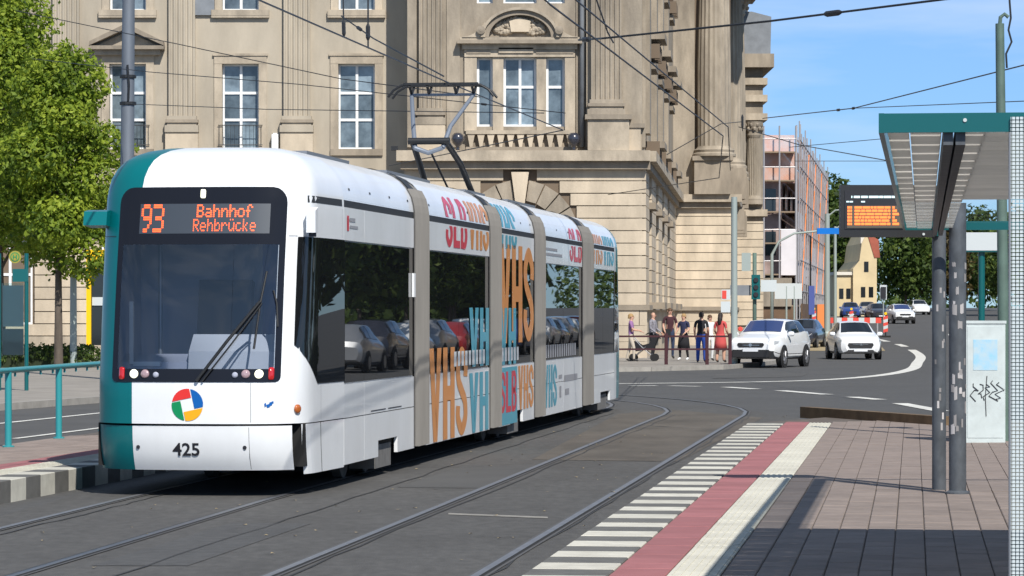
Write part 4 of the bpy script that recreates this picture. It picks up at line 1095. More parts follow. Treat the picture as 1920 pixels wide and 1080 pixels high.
def plinth(x0, x1, y, parent=bd):
    z = .10
    for hgt in (.62, .60, .58):
        x = x0
        while x < x1-.05:
            w = min(random.uniform(1.0,1.5), x1-x)
            if x1-(x+w) < .3: w = x1-x
            MB().box(x+.012,x+w-.012,y-.05+random.uniform(-.01,.01),y+.1,z+.012,z+hgt,'stone').build('plinth_block', parent, recalc=False); x += w
        z += hgt
plinth(-4.05,5.05,YG)
# ---- street side of the pavilion, seen very obliquely
A0, A1 = (5.0,YG), (8.42,164.0)
def along(t, off=0.): 
    dx, dy = A1[0]-A0[0], A1[1]-A0[1]; L = math.hypot(dx,dy); return (A0[0]+dx*t+dy/L*off, A0[1]+dy*t-dx/L*off)
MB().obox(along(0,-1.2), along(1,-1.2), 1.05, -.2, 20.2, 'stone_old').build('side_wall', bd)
def side_seg(t0, t1, off, w, z0, z1, m, name): MB().obox(along(t0,off), along(t1,off), w, z0, z1, m).build(name, bd, recalc=False)
z = 2.06
while z < 7.1:
    for t0, t1 in ((.0,.09),(.155,.275),(.345,.465),(.535,.655),(.725,1.0)):
        side_seg(t0, t1, -.16, .15+random.uniform(-.01,.01), z+.035, min(z+.465,7.15), 'stone', 'stone_course')
    z += .465
side_seg(0,1,-.16,.10,.1,1.9,'stone','plinth'); side_seg(0,1,-.16,.30,1.90,2.09,'stone_dark','plinth_moulding')
side_seg(0,1,-.16,.55,7.45,7.84,'stone_trim','string_course'); side_seg(0,1,-.16,.32,7.15,7.45,'stone_dark','string_course')
for k in range(4):
    t0 = .095+.19*k
    for z0, z1 in ((2.2,5.8),(8.4,11.2),(12.6,15.4)):
        side_seg(t0, t0+.055, -.16, .03, z0, z1, 'pane_dark', 'window'); side_seg(t0-.008, t0+.063, -.155, .40, z1, z1+.25, 'stone_dark', 'window_lintel'); side_seg(t0-.008, t0+.063, -.155, .75, z0-.25, z0, 'stone_dark', 'window_sill')
    for q in range(4): [side_seg(t0-.012+.018*q, t0-.004+.018*q, -.15, .55, z_, z_+.55, 'joint', 'bracket') for z_ in (7.85, 11.6, 15.7)]
    side_seg(t0-.055, t0-.02, -.155, .24, 8.6, 20, 'stone_old', 'pilaster')
# ---- second pavilion projecting into the street, with columns
B0, B1 = (8.2,164.0), (11.2,164.0)
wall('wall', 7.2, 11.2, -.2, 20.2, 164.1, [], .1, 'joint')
MB().box(7.4,9.35,163.85,164.08,7.85,20.0,'stone_old').build('wall_strip', bd)
courses(7.6,11.22,164.1,.14,2.06,7.15,m='stone')
MB().box(7.5,11.34,163.8,164.1,1.90,2.09,'stone_dark').build('plinth_moulding', bd); plinth(7.6,11.2,164.0)
MB().box(7.4,11.75,163.45,164.1,7.45,7.84,'stone_trim').build('string_course', bd); MB().box(7.5,11.5,163.7,164.1,7.15,7.45,'stone_dark').build('string_course', bd)
MB().box(9.30,11.15,163.2,165.2,7.84,9.55,'stone_dark').box(9.2,11.28,163.1,165.3,9.55,9.78,'stone_dark').build('pedestal', bd)
def column(x, y, r, z0, z1, m='stone_old'):
    N = 40; prof_ = []
    rows = []
    for (zz, k_) in ((z0+.5,1.0),(z0+.5+(z1-z0)*.4,1.0),(z1-.9,.87)):
        rows.append([(x+(r*k_-(.045 if i % 2 else 0))*math.cos(2*math.pi*i/N), y+(r*k_-(.045 if i % 2 else 0))*math.sin(2*math.pi*i/N), zz) for i in range(N)])
    b_ = MB(); b_.grid(rows, m, closed=True); o = b_.build('column', bd, recalc=True)
    MB().lathe([(r*1.3,z0),(r*1.3,z0+.12),(r*1.18,z0+.2),(r*1.22,z0+.32),(r*1.05,z0+.42),(r,z0+.52)], m, (x,y,0), seg=24).build('column_base', o, smooth=True, angle=40)
    cp = MB().lathe([(r*.87,z1-.95),(r*1.0,z1-.8),(r*.92,z1-.6),(r*1.25,z1-.2),(r*1.35,z1)], m, (x,y,0), seg=16)
    for k in range(16):
        a = 2*math.pi*k/16; cp.lathe([(.02,-.14),(.10,-.05),(.12,.05),(.04,.14)], m, (x+r*1.12*math.cos(a),y+r*1.12*math.sin(a),z1-.45+.25*(k % 2)), seg=6)
    cp.build('capital', o)
column(10.35,163.9,.86,9.78,20.0)
MB().box(7.4,11.7,163.2,166,20.0,20.9,'stone_dark').build('cornice', bd)
C0, C1 = (11.2,164.05), (13.35,190.0)
def cseg(t0, t1, off, w, z0, z1, m, name):
    dx, dy = C1[0]-C0[0], C1[1]-C0[1]; L = math.hypot(dx,dy)
    p = lambda t: (C0[0]+dx*t+dy/L*off, C0[1]+dy*t-dx/L*off)
    MB().obox(p(t0), p(t1), w, z0, z1, m).build(name, bd, recalc=False)
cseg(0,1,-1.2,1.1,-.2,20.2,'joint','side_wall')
z = 2.06
while z < 7.1:
    for t0, t1 in ((0,.16),(.26,.42),(.52,.68),(.80,1.0)): cseg(t0,t1,-.1,.10,z+.035,min(z+.465,7.15),'stone','stone_course')
    z += .465
cseg(0,1,-.1,.55,7.45,7.84,'stone_trim','string_course'); cseg(0,1,-.1,.25,1.9,2.09,'stone_dark','plinth_moulding'); cseg(0,1,-.1,.12,.1,1.9,'stone','plinth')
for k in range(3):
    x = C0[0]+(C1[0]-C0[0])*(.28+.3*k)+.1; y = C0[1]+(C1[1]-C0[1])*(.28+.3*k)
    MB().box(x-.9,x+.55,y-1.0,y+1.0,7.84,9.5,'stone_dark').build('pedestal', bd)
    column(x-.35,y,.80,9.5,20.0)
    MB().box(x-1.2,x+.5,y-.5,y+.5,6.2,7.45,'stone_dark').build('bracket', bd)
MB().box(11.0,14.2,165,189,20.0,20.9,'stone_dark').build('cornice', bd)
# ---- third pavilion with the attic roof
MB().box(10,14.9,190.0,212,-.2,18.0,'stone_old').build('end_pavilion', bd)
for z_ in (7.5, 13.2, 14.3, 15.3): MB().box(12.0,15.15,189.7,212,z_,z_+.4,'stone_trim').build('string_course', bd)
courses(12.2,14.92,190.02,.12,1.0,7.2,m='stone')
for x in (13.3, 14.35): column(x,189.9,.42,8.2,13.1,'stone_old')
MB().box(12,15.5,189.2,212,16.3,17.1,'stone_dark').build('cornice', bd)
MB().prism([(12.0,17.1),(15.3,17.1),(15.35,19.3),(14.2,19.6),(12.0,19.6)], 'y', 189.4, 212, 'slate').build('attic_roof', bd)
MB().box(12.2,14.0,189.6,195,19.6,20.3,'house_white').build('chimney', bd)
MB().box(-26,4.9,YL+1.4,150,18.5,20.2,'slate').build('roof', bd)

# ------------------------------------------------------------------ shelter on the right platform
KS = .1286
sh = thing('tram_shelter', 'tram stop shelter with teal fascia and slatted roof on right platform', 'shelter', (1.535,13.2,0), -math.atan(KS))
SL, SWD, SZ = 15.9, 2.7, 2.59             # length, width, underside height
fz0, fz1 = SZ-.004, SZ+.075
MB().box(0,SWD,-.03,0,fz0,fz1,'teal').build('fascia', sh)
MB().box(0,SWD,SL,SL+.03,fz0,fz1,'teal').build('fascia', sh)
MB().box(-.022,0,-.03,SL+.03,fz0-.001,fz1+.001,'teal').build('fascia', sh)
MB().box(.002,SWD-.002,.002,SL-.002,fz1-.014,fz1-.004,'slat_glass').build('roof_glass', sh)
MB().lathe([(.008,-.004),(.008,.003)], 'sign_white', (.330,-.031,SZ+.045), 'y', 10).build('bolt_cap', sh)
y = .05; i = 0
while y < SL-.3:
    m_ = 'slat_metal' if y < 8.7 else 'slat_glass'
    for x0, x1 in ((.012,.100),(.106,.236),(.336,.420)):
        MB().box(x0,x1,y,y+.375,SZ+.006+.006*((i+(x0 > .05)) % 2),SZ+.022,'slat_metal' if y < 8.7 else 'slat_frost').build('roof_slat', sh, recalc=False)
    if y < 8.7: MB().box(.424,SWD-.02,y,y+.385,SZ+.022,SZ+.034,m_).build('roof_slat', sh, recalc=False)
    y += .395; i += 1
for x in (.242, .292): MB().box(x,x+.040,.003,SL-.003,SZ-.055,SZ+.03,'post_dark').build('roof_beam', sh)
MB().box(.515,2.3,-.046,-.036,.30,SZ+.056,'dot_print').build('printed_pane', sh)
MB().box(.507,.515,-.06,.0,.22,SZ-.01,'steel_grey').build('pane_post', sh)
MB().box(2.45,2.53,.4,.48,.22,SZ,'post_dark').build('post', sh); MB().box(2.45,2.53,SL-.5,SL-.42,.22,SZ,'post_dark').build('post', sh)
MB().box(2.48,2.50,.5,SL-.5,.4,2.2,'shelter_glass').build('back_pane', sh)

# ------------------------------------------------------------------ departure board and posts
db = thing('departure_board', 'black departure display with orange lines hanging from a dark post', 'display board', (3.0,29.2,0))
MB().box(0,.86,0,.16,2.53,3.005,'black_metal').build('housing', db)
scr = MB().box(.035,.80,-.006,0,2.60,2.955,'print_black').build('screen', db)
MB().box(.055,.66,-.010,-.006,2.612,2.815,'board_panel').build('screen_field', db)
r7 = random.Random(2); tx = MB(); ox = MB()
for a, b_ in ((.095,.105),(.118,.175),(.185,.245),(.255,.345),(.35,.385),(.39,.46),(.465,.52)): tx.box(a,b_,-.009,-.006,2.885,2.905,'board_text')
tx.box(.05,.075,-.009,-.006,2.845,2.858,'board_text'); tx.box(.08,.11,-.009,-.006,2.845,2.858,'board_text'); tx.box(.185,.22,-.009,-.006,2.845,2.858,'board_text')
tx.build('screen_heading', scr)
for k in range(6):
    z0 = 2.788-.030*k; 
    for (a, c_) in ((.060,.082),(.086,.100)): ox.box(a,c_,-.013,-.010,z0,z0+.021,'led_orange')
    x = .125
    while x < .44:
        w = r7.uniform(.02,.07); ox.box(x,min(x+w,.45),-.013,-.010,z0,z0+.021,'led_orange'); x += w+.006
    ox.box(.47,.49+.02*(k % 3),-.013,-.010,z0,z0+.021,'led_orange')
ox.build('screen_rows', scr)
MB().lathe([(.012,-.01),(.012,0)], 'sign_white', (.755,-.002,2.555), 'y', 10).build('sensor', db)
MB().box(.78,.90,.01,.14,2.54,2.62,'teal').build('bracket', db)
MB().tube([(.91,.10,.2),(.91,.10,3.0)], .064, 'post_dark', 14).build('post', db, smooth=True, angle=40)
p2 = thing('sticker_post', 'thick dark grey post covered with torn stickers', 'post', (3.985,28.62,.2))
MB().tube([(0,0,0),(0,0,2.62)], .078, 'post_dark', 16).build('shaft', p2, smooth=True, angle=40)
MB().lathe([(.11,0),(.11,.035),(.08,.05)], 'post_dark', seg=16).build('base_ring', p2)
for k in range(26):
    a0 = random.uniform(-2.6,-.6); z0 = random.uniform(.5,2.15); da = random.uniform(.2,.6); dz = random.uniform(.03,.12); b_ = MB()
    b_.grid([[(.0795*math.cos(a0+da*t/3), .0795*math.sin(a0+da*t/3), z0+zz+random.uniform(-.006,.006)) for t in range(4)] for zz in (0, dz)], 'sticker'); b_.build('sticker', p2, recalc=False)
for k in range(12):
    a0 = random.uniform(-2.4,-1.0); z0 = random.uniform(.6,2.1); b_ = MB()
    b_.grid([[(3.91-3.0+0+.0655*math.cos(a0+.3*t/2), .10+.0655*math.sin(a0+.3*t/2), z0+zz) for t in range(3)] for zz in (0, random.uniform(.03,.07))], 'sticker'); b_.build('sticker', db, recalc=False)

# ------------------------------------------------------------------ cabinet, stop sign, catenary pole
cb = thing('utility_cabinet', 'pale grey utility cabinet with blue map and graffiti on its front', 'cabinet', (5.63,39.76,.2))
MB().box(0,.50,0,.36,.02,1.50,'cabinet').box(-.012,.512,-.012,.372,1.50,1.535,'cabinet').box(.02,.48,.02,.34,-.01,.02,'print_grey').build('housing', cb)
MB().box(.03,.47,-.006,0,.08,1.46,'cabinet').build('door', cb)
MB().box(.10,.40,-.010,-.006,.92,1.30,'cabinet_map').build('map', cb)
gr = MB(); rg = random.Random(9)
for k in range(5):
    x0 = .10+.08*k; p = [(x0,-.012,.76+rg.uniform(-.05,.05))]
    for j in range(5): p.append((x0+rg.uniform(-.05,.08),-.012,.74-.045*j+rg.uniform(-.03,.03)))
    gr.tube(p, .006, 'scribble', 5)
gr.tube([(.27,-.012,.85),(.25,-.012,.6),(.26,-.012,.35)], .005, 'scribble', 5)
gr.build('graffiti', cb)
sg = thing('stop_sign', 'white stop sign box on a teal pole behind the cabinet', 'sign', (6.25,42.6,.2))
MB().tube([(0,0,-.02),(0,0,2.5)], .045, 'teal', 12).build('pole', sg, smooth=True, angle=40)
MB().box(-.27,.25,-.10,.06,2.46,2.70,'sign_white').box(-.26,.24,-.09,.05,2.44,2.46,'teal').build('sign_box', sg)
cp_ = thing('catenary_pole', 'slim green overhead line pole at the right platform', 'pole', (6.21,40.35,.2))
MB().tube([(0,0,-.05),(-.02,0,2.0),(-.06,0,5.28)], [.075,.07,.055], 'pole_green', 12).build('shaft', cp_, smooth=True, angle=40)
MB().tube([(-.06,0,5.25),(-.05,0,5.36),(.0,0,5.40),(.05,0,5.36)], .025, 'pole_green', 8).build('hook', cp_)
MB().tube([(.06,0,5.62),(.08,0,5.35),(.05,0,5.2),(.09,0,5.05),(.02,0,4.9),(.03,0,4.72)], .013, 'wire', 6).build('cable', cp_)

# bench with a seated traveller, mostly outside the picture
# ------------------------------------------------------------------ people
def person(name, label, loc, rz, H, top, legs, hair, pose=None, sleeves='skin', shoes='shoe', lower='trousers', hair_long=False, shorts=False):
    """one continuous skinned body, hair as a child"""
    s = H/1.75; P = pose or {}
    st = P.get('step', .06); ar = P.get('arm', 0.); al = P.get('arm_l', None); bend = P.get('elbow', .12)
    V = {'pelvis':(0,0,.93),'waist':(0,0,1.08),'chest':(0,-.01,1.28),'neckb':(0,.0,1.43),'neck':(0,-.005,1.50),'jaw':(0,-.03,1.56),'head':(0,-.015,1.65),'crown':(0,0,1.73)}
    Rr = {'pelvis':(.155,.115),'waist':(.135,.10),'chest':(.165,.115),'neckb':(.095,.07),'neck':(.055,.055),'jaw':(.068,.082),'head':(.078,.098),'crown':(.045,.055)}
    for sd, nm in ((-1,'l'),(1,'r')):
        y = st*sd
        V['hip'+nm] = (sd*.10,0,.86); V['knee'+nm] = (sd*.11,-.02+y*.6-.02*abs(st)*5,.48); V['ank'+nm] = (sd*.115,.03+y,.09); V['toe'+nm] = (sd*.13,-.14+y,.035)
        k_ = 1.25 if lower in ('loose','dress') else 1.
        Rr['hip'+nm] = (.095*k_,.095*k_); Rr['knee'+nm] = (.062*k_,.062*k_); Rr['ank'+nm] = (.042*k_,.045*k_); Rr['toe'+nm] = (.042,.030)
        a = ar if (sd > 0 or al is None) else al
        V['sh'+nm] = (sd*.185,0,1.40); V['elb'+nm] = (sd*.235,.03-.14*a,1.13+.03*a); V['wri'+nm] = (sd*(.245-.10*a),-.03-bend-.22*a,.90+.28*a); V['pal'+nm] = (sd*(.24-.13*a),-.06-bend-.27*a,.83+.32*a)
        Rr['sh'+nm] = (.062,.062); Rr['elb'+nm] = (.045,.045); Rr['wri'+nm] = (.030,.030); Rr['pal'+nm] = (.040,.018)
    E = [('pelvis','waist'),('waist','chest'),('chest','neckb'),('neckb','neck'),('neck','jaw'),('jaw','head'),('head','crown')]
    for nm in 'lr': E += [('pelvis','hip'+nm),('hip'+nm,'knee'+nm),('knee'+nm,'ank'+nm),('ank'+nm,'toe'+nm),('neckb','sh'+nm),('sh'+nm,'elb'+nm),('elb'+nm,'wri'+nm),('wri'+nm,'pal'+nm)]
    keys = list(V); idx = {k_: i_ for i_, k_ in enumerate(keys)}
    me = bpy.data.meshes.new('body'); me.from_pydata([Vector(V[k_])*s for k_ in keys], [(idx[a], idx[b_]) for a, b_ in E], [])
    ob = bpy.data.objects.new('body', me); COL.objects.link(ob)
    sk = ob.modifiers.new('skin', 'SKIN'); sk.use_smooth_shade = True
    for k_ in keys:
        d = me.skin_vertices[0].data[idx[k_]]; d.radius = (Rr[k_][0]*s, Rr[k_][1]*s); d.use_root = (k_ == 'pelvis')
    ss = ob.modifiers.new('sub', 'SUBSURF'); ss.levels = 1
    dg = bpy.context.evaluated_depsgraph_get(); m2 = bpy.data.meshes.new_from_object(ob.evaluated_get(dg)); bpy.data.objects.remove(ob)
    m2.name = 'body'
    mats = []
    def sl(n_):
        if n_ not in mats: mats.append(n_)
        return mats.index(n_)
    segs = [(Vector(V[a])*s, Vector(V[b_])*s, a, b_) for a, b_ in E]
    mi = []
    for p in m2.polygons:
        c_ = p.center; best = None
        for a, b_, na, nb_ in segs:
            ab = b_-a; t = max(0, min(1, (c_-a).dot(ab)/ab.length_squared)); d = (c_-(a+ab*t)).length
            if best is None or d < best[0]: best = (d, na, nb_, t)
        _, na, nb_, t = best; z = c_.z/s
        if na in ('neckb','neck','jaw','head') and nb_[:2] != 'sh': r_ = top if (z < 1.45) else 'skin'
        elif na[:3] == 'ank' or (na[:4] == 'knee' and z < .07): r_ = shoes
        elif na[:3] == 'hip' or na[:4] == 'knee' or nb_[:3] == 'hip': r_ = ('skin' if (z < .45 and (shorts or lower == 'dress')) else (top if lower == 'dress' else legs))
        elif na[:2] == 'sh': r_ = top if t < .75 or sleeves != 'skin' else 'skin'
        elif na[:3] in ('elb',): r_ = sleeves if sleeves != 'skin' else 'skin'
        elif na[:3] == 'wri': r_ = 'skin'
        else: r_ = top if z > .97 or lower == 'dress' else legs
        mi.append(sl(r_))
    for n_ in mats: m2.materials.append(MATS[n_])
    m2.polygons.foreach_set('material_index', mi)
    # fingers as thin tapering chains rooted in the palms, joined into the body mesh
    bm = bmesh.new(); bm.from_mesh(m2); fb = MB()
    for nm, sd in (('l',-1),('r',1)):
        pal = Vector(V['pal'+nm])*s; d = (Vector(V['pal'+nm])-Vector(V['wri'+nm])).normalized(); side = Vector((0,1,0)) if abs(d.y) < .8 else Vector((1,0,0))
        for k_, ln in enumerate((.070,.080,.074,.060)):
            r0 = pal+d*.02+side*(k_-1.5)*.019; fb.tube([r0-d*.03, r0+d*ln*.5, r0+d*ln+Vector((-sd*.012,0,0))], [.0095,.009,.007], 'skin', 5)
        fb.tube([pal-d*.03-side*.03, pal+d*.0-side*.055, pal+d*.04-side*.06], [.012,.010,.008], 'skin', 5)
    k_ = len(bm.verts); vs = [bm.verts.new(v) for v in fb.v]; si = sl('skin')
    for f_ in fb.f:
        nf = bm.faces.new([vs[i_] for i_ in f_]); nf.material_index = si; nf.smooth = True
    # face: nose, ears, eyes and mouth as small relief
    hd = Vector((0,-.015,1.64))*s
    def lump(c_, rx, ry, rz_, m):
        i0 = sl(m); ret = bmesh.ops.create_icosphere(bm, subdivisions=1, radius=1, matrix=Matrix.Translation(c_) @ Matrix.Diagonal((rx,ry,rz_,1)))
        for v in ret['verts']:
            for f_ in v.link_faces: f_.material_index = i0; f_.smooth = True
    lump(hd+Vector((0,-.105,-.02))*s, .013*s,.02*s,.022*s,'skin')
    for sd in (-1,1):
        lump(hd+Vector((sd*.032,-.088,.012))*s, .012*s,.010*s,.008*s,'hair_dark'); lump(hd+Vector((sd*.083,.005,-.005))*s, .012*s,.022*s,.032*s,'skin')
    lump(hd+Vector((0,-.092,-.06))*s, .022*s,.010*s,.007*s,'cloth_coral')
    bm.to_mesh(m2); bm.free()
    for n_ in mats[len(m2.materials):]: m2.materials.append(MATS[n_])
    root = thing(name, label, 'person', loc, rz); part('body', m2, root)
    if hair:
        hb = MB(); rows = []
        for i_ in range(7):
            ph = R(8)+R(96)*i_/6; rows.append([((.088*math.sin(ph))*math.cos(t)*s, ((.108*math.sin(ph))*math.sin(t)+.008)*s, (1.655+.098*math.cos(ph)-(.07 if math.sin(t) > .2 and i_ > 4 else 0))*s) for t in [2*math.pi*j/14 for j in range(14)]])
        hb.grid(rows, hair, closed=True); hb.add(rows[0], [tuple(range(14))], hair)
        if hair_long: hb.lathe([(.03*s,1.30*s),(.075*s,1.36*s),(.085*s,1.52*s),(.07*s,1.66*s)], hair, (0,.05*s,0), seg=10)
        hb.build('hair', root, smooth=True)
    if lower in ('skirt','dress'):
        hm = .50 if lower == 'dress' else .46
        MB().lathe([(.15*s,1.0*s),(.185*s,.88*s),(.21*s,.7*s),(.235*s,hm*s)], top if lower == 'dress' else legs, seg=16).build('skirt', root, smooth=True)
    return root
def gp(x, y, z=.12):
    Y = 6000*(EYE-z)/(y-584); return ((x-960)*Y/6000, Y, z)
p = gp(1183,678); person('person', 'person in a purple top pushing a dark stroller beside the tram rear', p, R(85), 1.66, 'cloth_purple', 'cloth_beige', 'hair_fair', dict(arm=.8, step=.14))
p = gp(1224,676); per2 = person('person', 'grey haired person in a checked grey shirt behind the railing', p, R(60), 1.72, 'cloth_check', 'cloth_black', None, dict(arm=.4, step=.05), sleeves='cloth_check')
p = gp(1256,673); person('person', 'tall person in an open maroon jacket over a white shirt and jeans', p, R(10), 1.86, 'cloth_maroon', 'cloth_jeans', 'hair_brown', dict(arm=.55, arm_l=.2, step=.06), sleeves='skin')
p = gp(1282,676); person('person', 'person in a navy vest and dark knee length skirt with white shoes', p, R(-30), 1.66, 'cloth_navy', 'cloth_black', 'hair_fair', dict(arm=.5, step=.10), lower='skirt', shoes='shoe_white')
p = gp(1315,680); person('person', 'person in a black shirt and bright blue trousers seen from behind', p, R(172), 1.72, 'cloth_black', 'cloth_blue', 'hair_dark', dict(arm=.1, step=.07), lower='loose')
p = gp(1331,677); person('person', 'person in white clothes half hidden behind the one in blue trousers', p, R(20), 1.62, 'cloth_white', 'cloth_white', 'hair_brown', dict(arm=.2, step=.05))
p = gp(1351,680); person('person', 'dark haired person in a coral red dress beside the white car', p, R(150), 1.68, 'cloth_coral', 'cloth_coral', 'hair_dark', dict(arm=.2, step=.05), lower='dress', hair_long=True)
bgx, bgy, bgz = gp(1249,673)
bag = thing('shoulder_bag', 'black shoulder bag hanging beside the person in the maroon jacket', 'bag', (bgx,bgy-.05,bgz))
MB().prism([(-.15,.78),(.15,.78),(.17,1.08),(-.13,1.10)], 'y', -.08, .08, 'cloth_black').build('pouch', bag); MB().tube([(-.12,0,1.08),(.05,0,1.50),(.14,0,1.06)], .014, 'cloth_black', 6).build('strap', bag)
# stroller
p = gp(1207,677); stl = thing('stroller', 'black baby stroller in front of the person in purple', 'stroller', p, R(80))
MB().prism([(-.35,.42),(.25,.34),(.42,.62),(.30,.70),(.05,.55),(-.22,.62),(-.40,.95),(-.55,.88)], 'x', -.22, .22, 'cloth_black').build('seat', stl)
hood = MB(); rows = []
for i_ in range(6):
    a = R(20)+R(110)*i_/5; rows.append([(x*.24, -.28-.34*math.cos(a), .66+.36*math.sin(a)-abs(x)**3*.03) for x in (-1,-.6,-.2,.2,.6,1)])
hood.grid(rows, 'cloth_black'); hood.build('hood', stl, recalc=True)
for y_ in (-.38,.36):
    for x_ in (-.24,.24):
        MB().lathe([(.10,-.02),(.13,-.02),(.13,.02),(.10,.02)], 'rubber', (x_,y_,.13), 'x', 14).build('wheel', stl)
fr_ = MB()
for x_ in (-.22,.22): fr_.tube([(x_,-.38,.13),(x_,.05,.5),(x_,.50,.98)], .014, 'steel_grey', 6).tube([(x_,.36,.13),(x_,-.1,.5)], .014, 'steel_grey', 6)
fr_.tube([(-.22,.50,.98),(.22,.50,.98)], .016, 'black_metal', 6); fr_.build('frame', stl)
# guard railing at the kerb in front of them
gr_ = thing('guard_railing', 'dark brown pavement guard railing in front of the waiting people', 'railing', (3.4,104.2,.12))
xs_ = [0, 1.62, 2.95, 3.7]
for x_ in xs_: MB().box(x_-.055,x_+.055,-.055,.055,-.02,1.02,'cloth_maroon').build('post', gr_)
for z_ in (.50,.92): MB().box(-.3,3.7,-.02,.02,z_-.03,z_+.03,'cloth_maroon').build('rail', gr_)

# ------------------------------------------------------------------ cars
def car(label, loc, rz, kind, paint, group=None, name='car', detail=True):
    root = thing(name, label, 'car', loc, rz, group)
    # stations: y, half width, bottom, mid, belt z, belt w, roof edge w, roof edge z, roof z
    if kind == 'suv':
        st = [(0,.60,.40,.60,.80,.58,.46,.84,.86),(.10,.78,.36,.62,.88,.73,.60,.92,.94),(.40,.87,.30,.66,.95,.80,.66,.99,1.01),(1.05,.895,.28,.70,1.03,.83,.70,1.08,1.10),(1.22,.895,.28,.70,1.05,.83,.71,1.12,1.15),
              (1.95,.895,.28,.72,1.08,.84,.61,1.53,1.565),(2.8,.895,.28,.72,1.11,.84,.61,1.565,1.61),(3.6,.89,.30,.74,1.17,.83,.58,1.53,1.57),(4.02,.87,.34,.76,1.17,.80,.60,1.20,1.25),(4.25,.83,.40,.74,1.02,.76,.60,1.06,1.08),(4.33,.70,.46,.70,.86,.66,.5,.88,.90)]
        wr, wy, scr, roof_i = .345, (.86,3.49), (4,5), (5,7)
    elif kind == 'van':
        st = [(0,.70,.40,.70,.95,.68,.55,1.0,1.02),(.12,.88,.34,.75,1.05,.84,.70,1.10,1.12),(.55,.94,.30,.80,1.15,.90,.78,1.22,1.24),(.95,.95,.28,.85,1.25,.92,.80,1.35,1.38),(1.05,.95,.28,.85,1.27,.92,.80,1.45,1.50),
              (1.65,.95,.28,.9,1.30,.92,.78,2.15,2.22),(3.0,.95,.28,.9,1.32,.92,.80,2.28,2.32),(5.0,.95,.3,.9,1.32,.92,.80,2.28,2.32),(5.1,.94,.32,.9,1.32,.91,.79,2.2,2.24),(5.15,.92,.36,.9,1.2,.88,.75,2.0,2.05),(5.18,.88,.40,.85,1.1,.84,.7,1.6,1.65)]
        wr, wy, scr, roof_i = .34, (.95,4.1), (4,5), (5,7)
    else:
        st = [(0,.58,.34,.52,.66,.56,.44,.70,.72),(.10,.75,.28,.54,.75,.70,.58,.79,.81),(.38,.84,.24,.58,.84,.76,.62,.88,.90),(.90,.865,.22,.62,.91,.79,.66,.96,.98),(1.02,.865,.22,.62,.92,.79,.67,.99,1.02),
              (1.80,.865,.22,.64,.96,.79,.55,1.40,1.435),(2.5,.865,.22,.64,.98,.79,.55,1.44,1.48),(3.2,.86,.24,.66,1.02,.78,.53,1.41,1.45),(3.72,.84,.28,.68,1.02,.75,.56,1.06,1.10),(3.95,.80,.34,.66,.90,.72,.56,.94,.96),(4.02,.68,.40,.62,.76,.62,.48,.78,.80)]
        wr, wy, scr, roof_i = .305, (.78,3.29), (4,5), (5,7)
    def ring(s_):
        y, w, zb, zm, zbe, wb, wre, zre, zr = s_
        h = [(0,y,zb),(w*.88,y,zb),(w*.97,y,zb+.10),(w,y,zm),(w*.985,y,(zm+zbe)/2),(wb,y,zbe),(wb*.35+wre*.65+.02,y,zbe+(zre-zbe)*.62),(wre,y,zre),(wre*.55,y,zre+(zr-zre)*.75),(0,y,zr)]
        return h
    rings = [ring(s_) for s_ in st]
    rows = [r_ + [(-a,b_,c_) for a,b_,c_ in reversed(r_[1:-1])] for r_ in rings]
    bb_ = MB(); bb_.grid(rows, paint, closed=True); n_ = len(rows[0]); bb_.add(rows[0], [tuple(range(n_))], paint); bb_.add(rows[-1], [tuple(range(n_))], paint)
    body = bb_.build('body', root, smooth=True, angle=32)
    def pt(i, j, t, u):   # point between stations i..i+t and ring index j..j+u
        i0 = int(i); f_ = i-i0; i1 = min(i0+1, len(rings)-1); j0 = int(j); g_ = j-j0; j1 = min(j0+1, 9)
        L = lambda a, b_, q: tuple(a[k_]+(b_[k_]-a[k_])*q for k_ in range(3))
        return L(L(rings[i0][j0], rings[i1][j0], f_), L(rings[i0][j1], rings[i1][j1], f_), g_)
    def patch(name, i0, i1, j0, j1, m, off, mirror=1, ni=6, nj=4, parent=root):
        b_ = MB(); rws = []
        for a in range(ni+1):
            rw = []
            for c_ in range(nj+1):
                x, y, z = pt(i0+(i1-i0)*a/ni, j0+(j1-j0)*c_/nj, 0, 0); rw.append((mirror*(x+off[0]), y+off[1], z+off[2]))
            rws.append(rw)
        b_.grid(rws, m); return b_.build(name, parent, smooth=True, recalc=False)
    # windscreen spans both halves
    b_ = MB(); rws = []
    for a in range(5):
        i_ = scr[0]+.10+(.86)*a/4; half = [pt(i_, 7.15+(9-7.15)*c_/5, 0, 0) for c_ in range(6)]
        full = [(x,y-.010,z+.012) for x,y,z in half]+[(-x,y-.010,z+.012) for x,y,z in reversed(half[:-1])]; rws.append(full)
    b_.grid(rws, 'car_glass_blue' if kind == 'suv' else 'car_glass'); b_.build('windscreen', root, smooth=True, recalc=False)
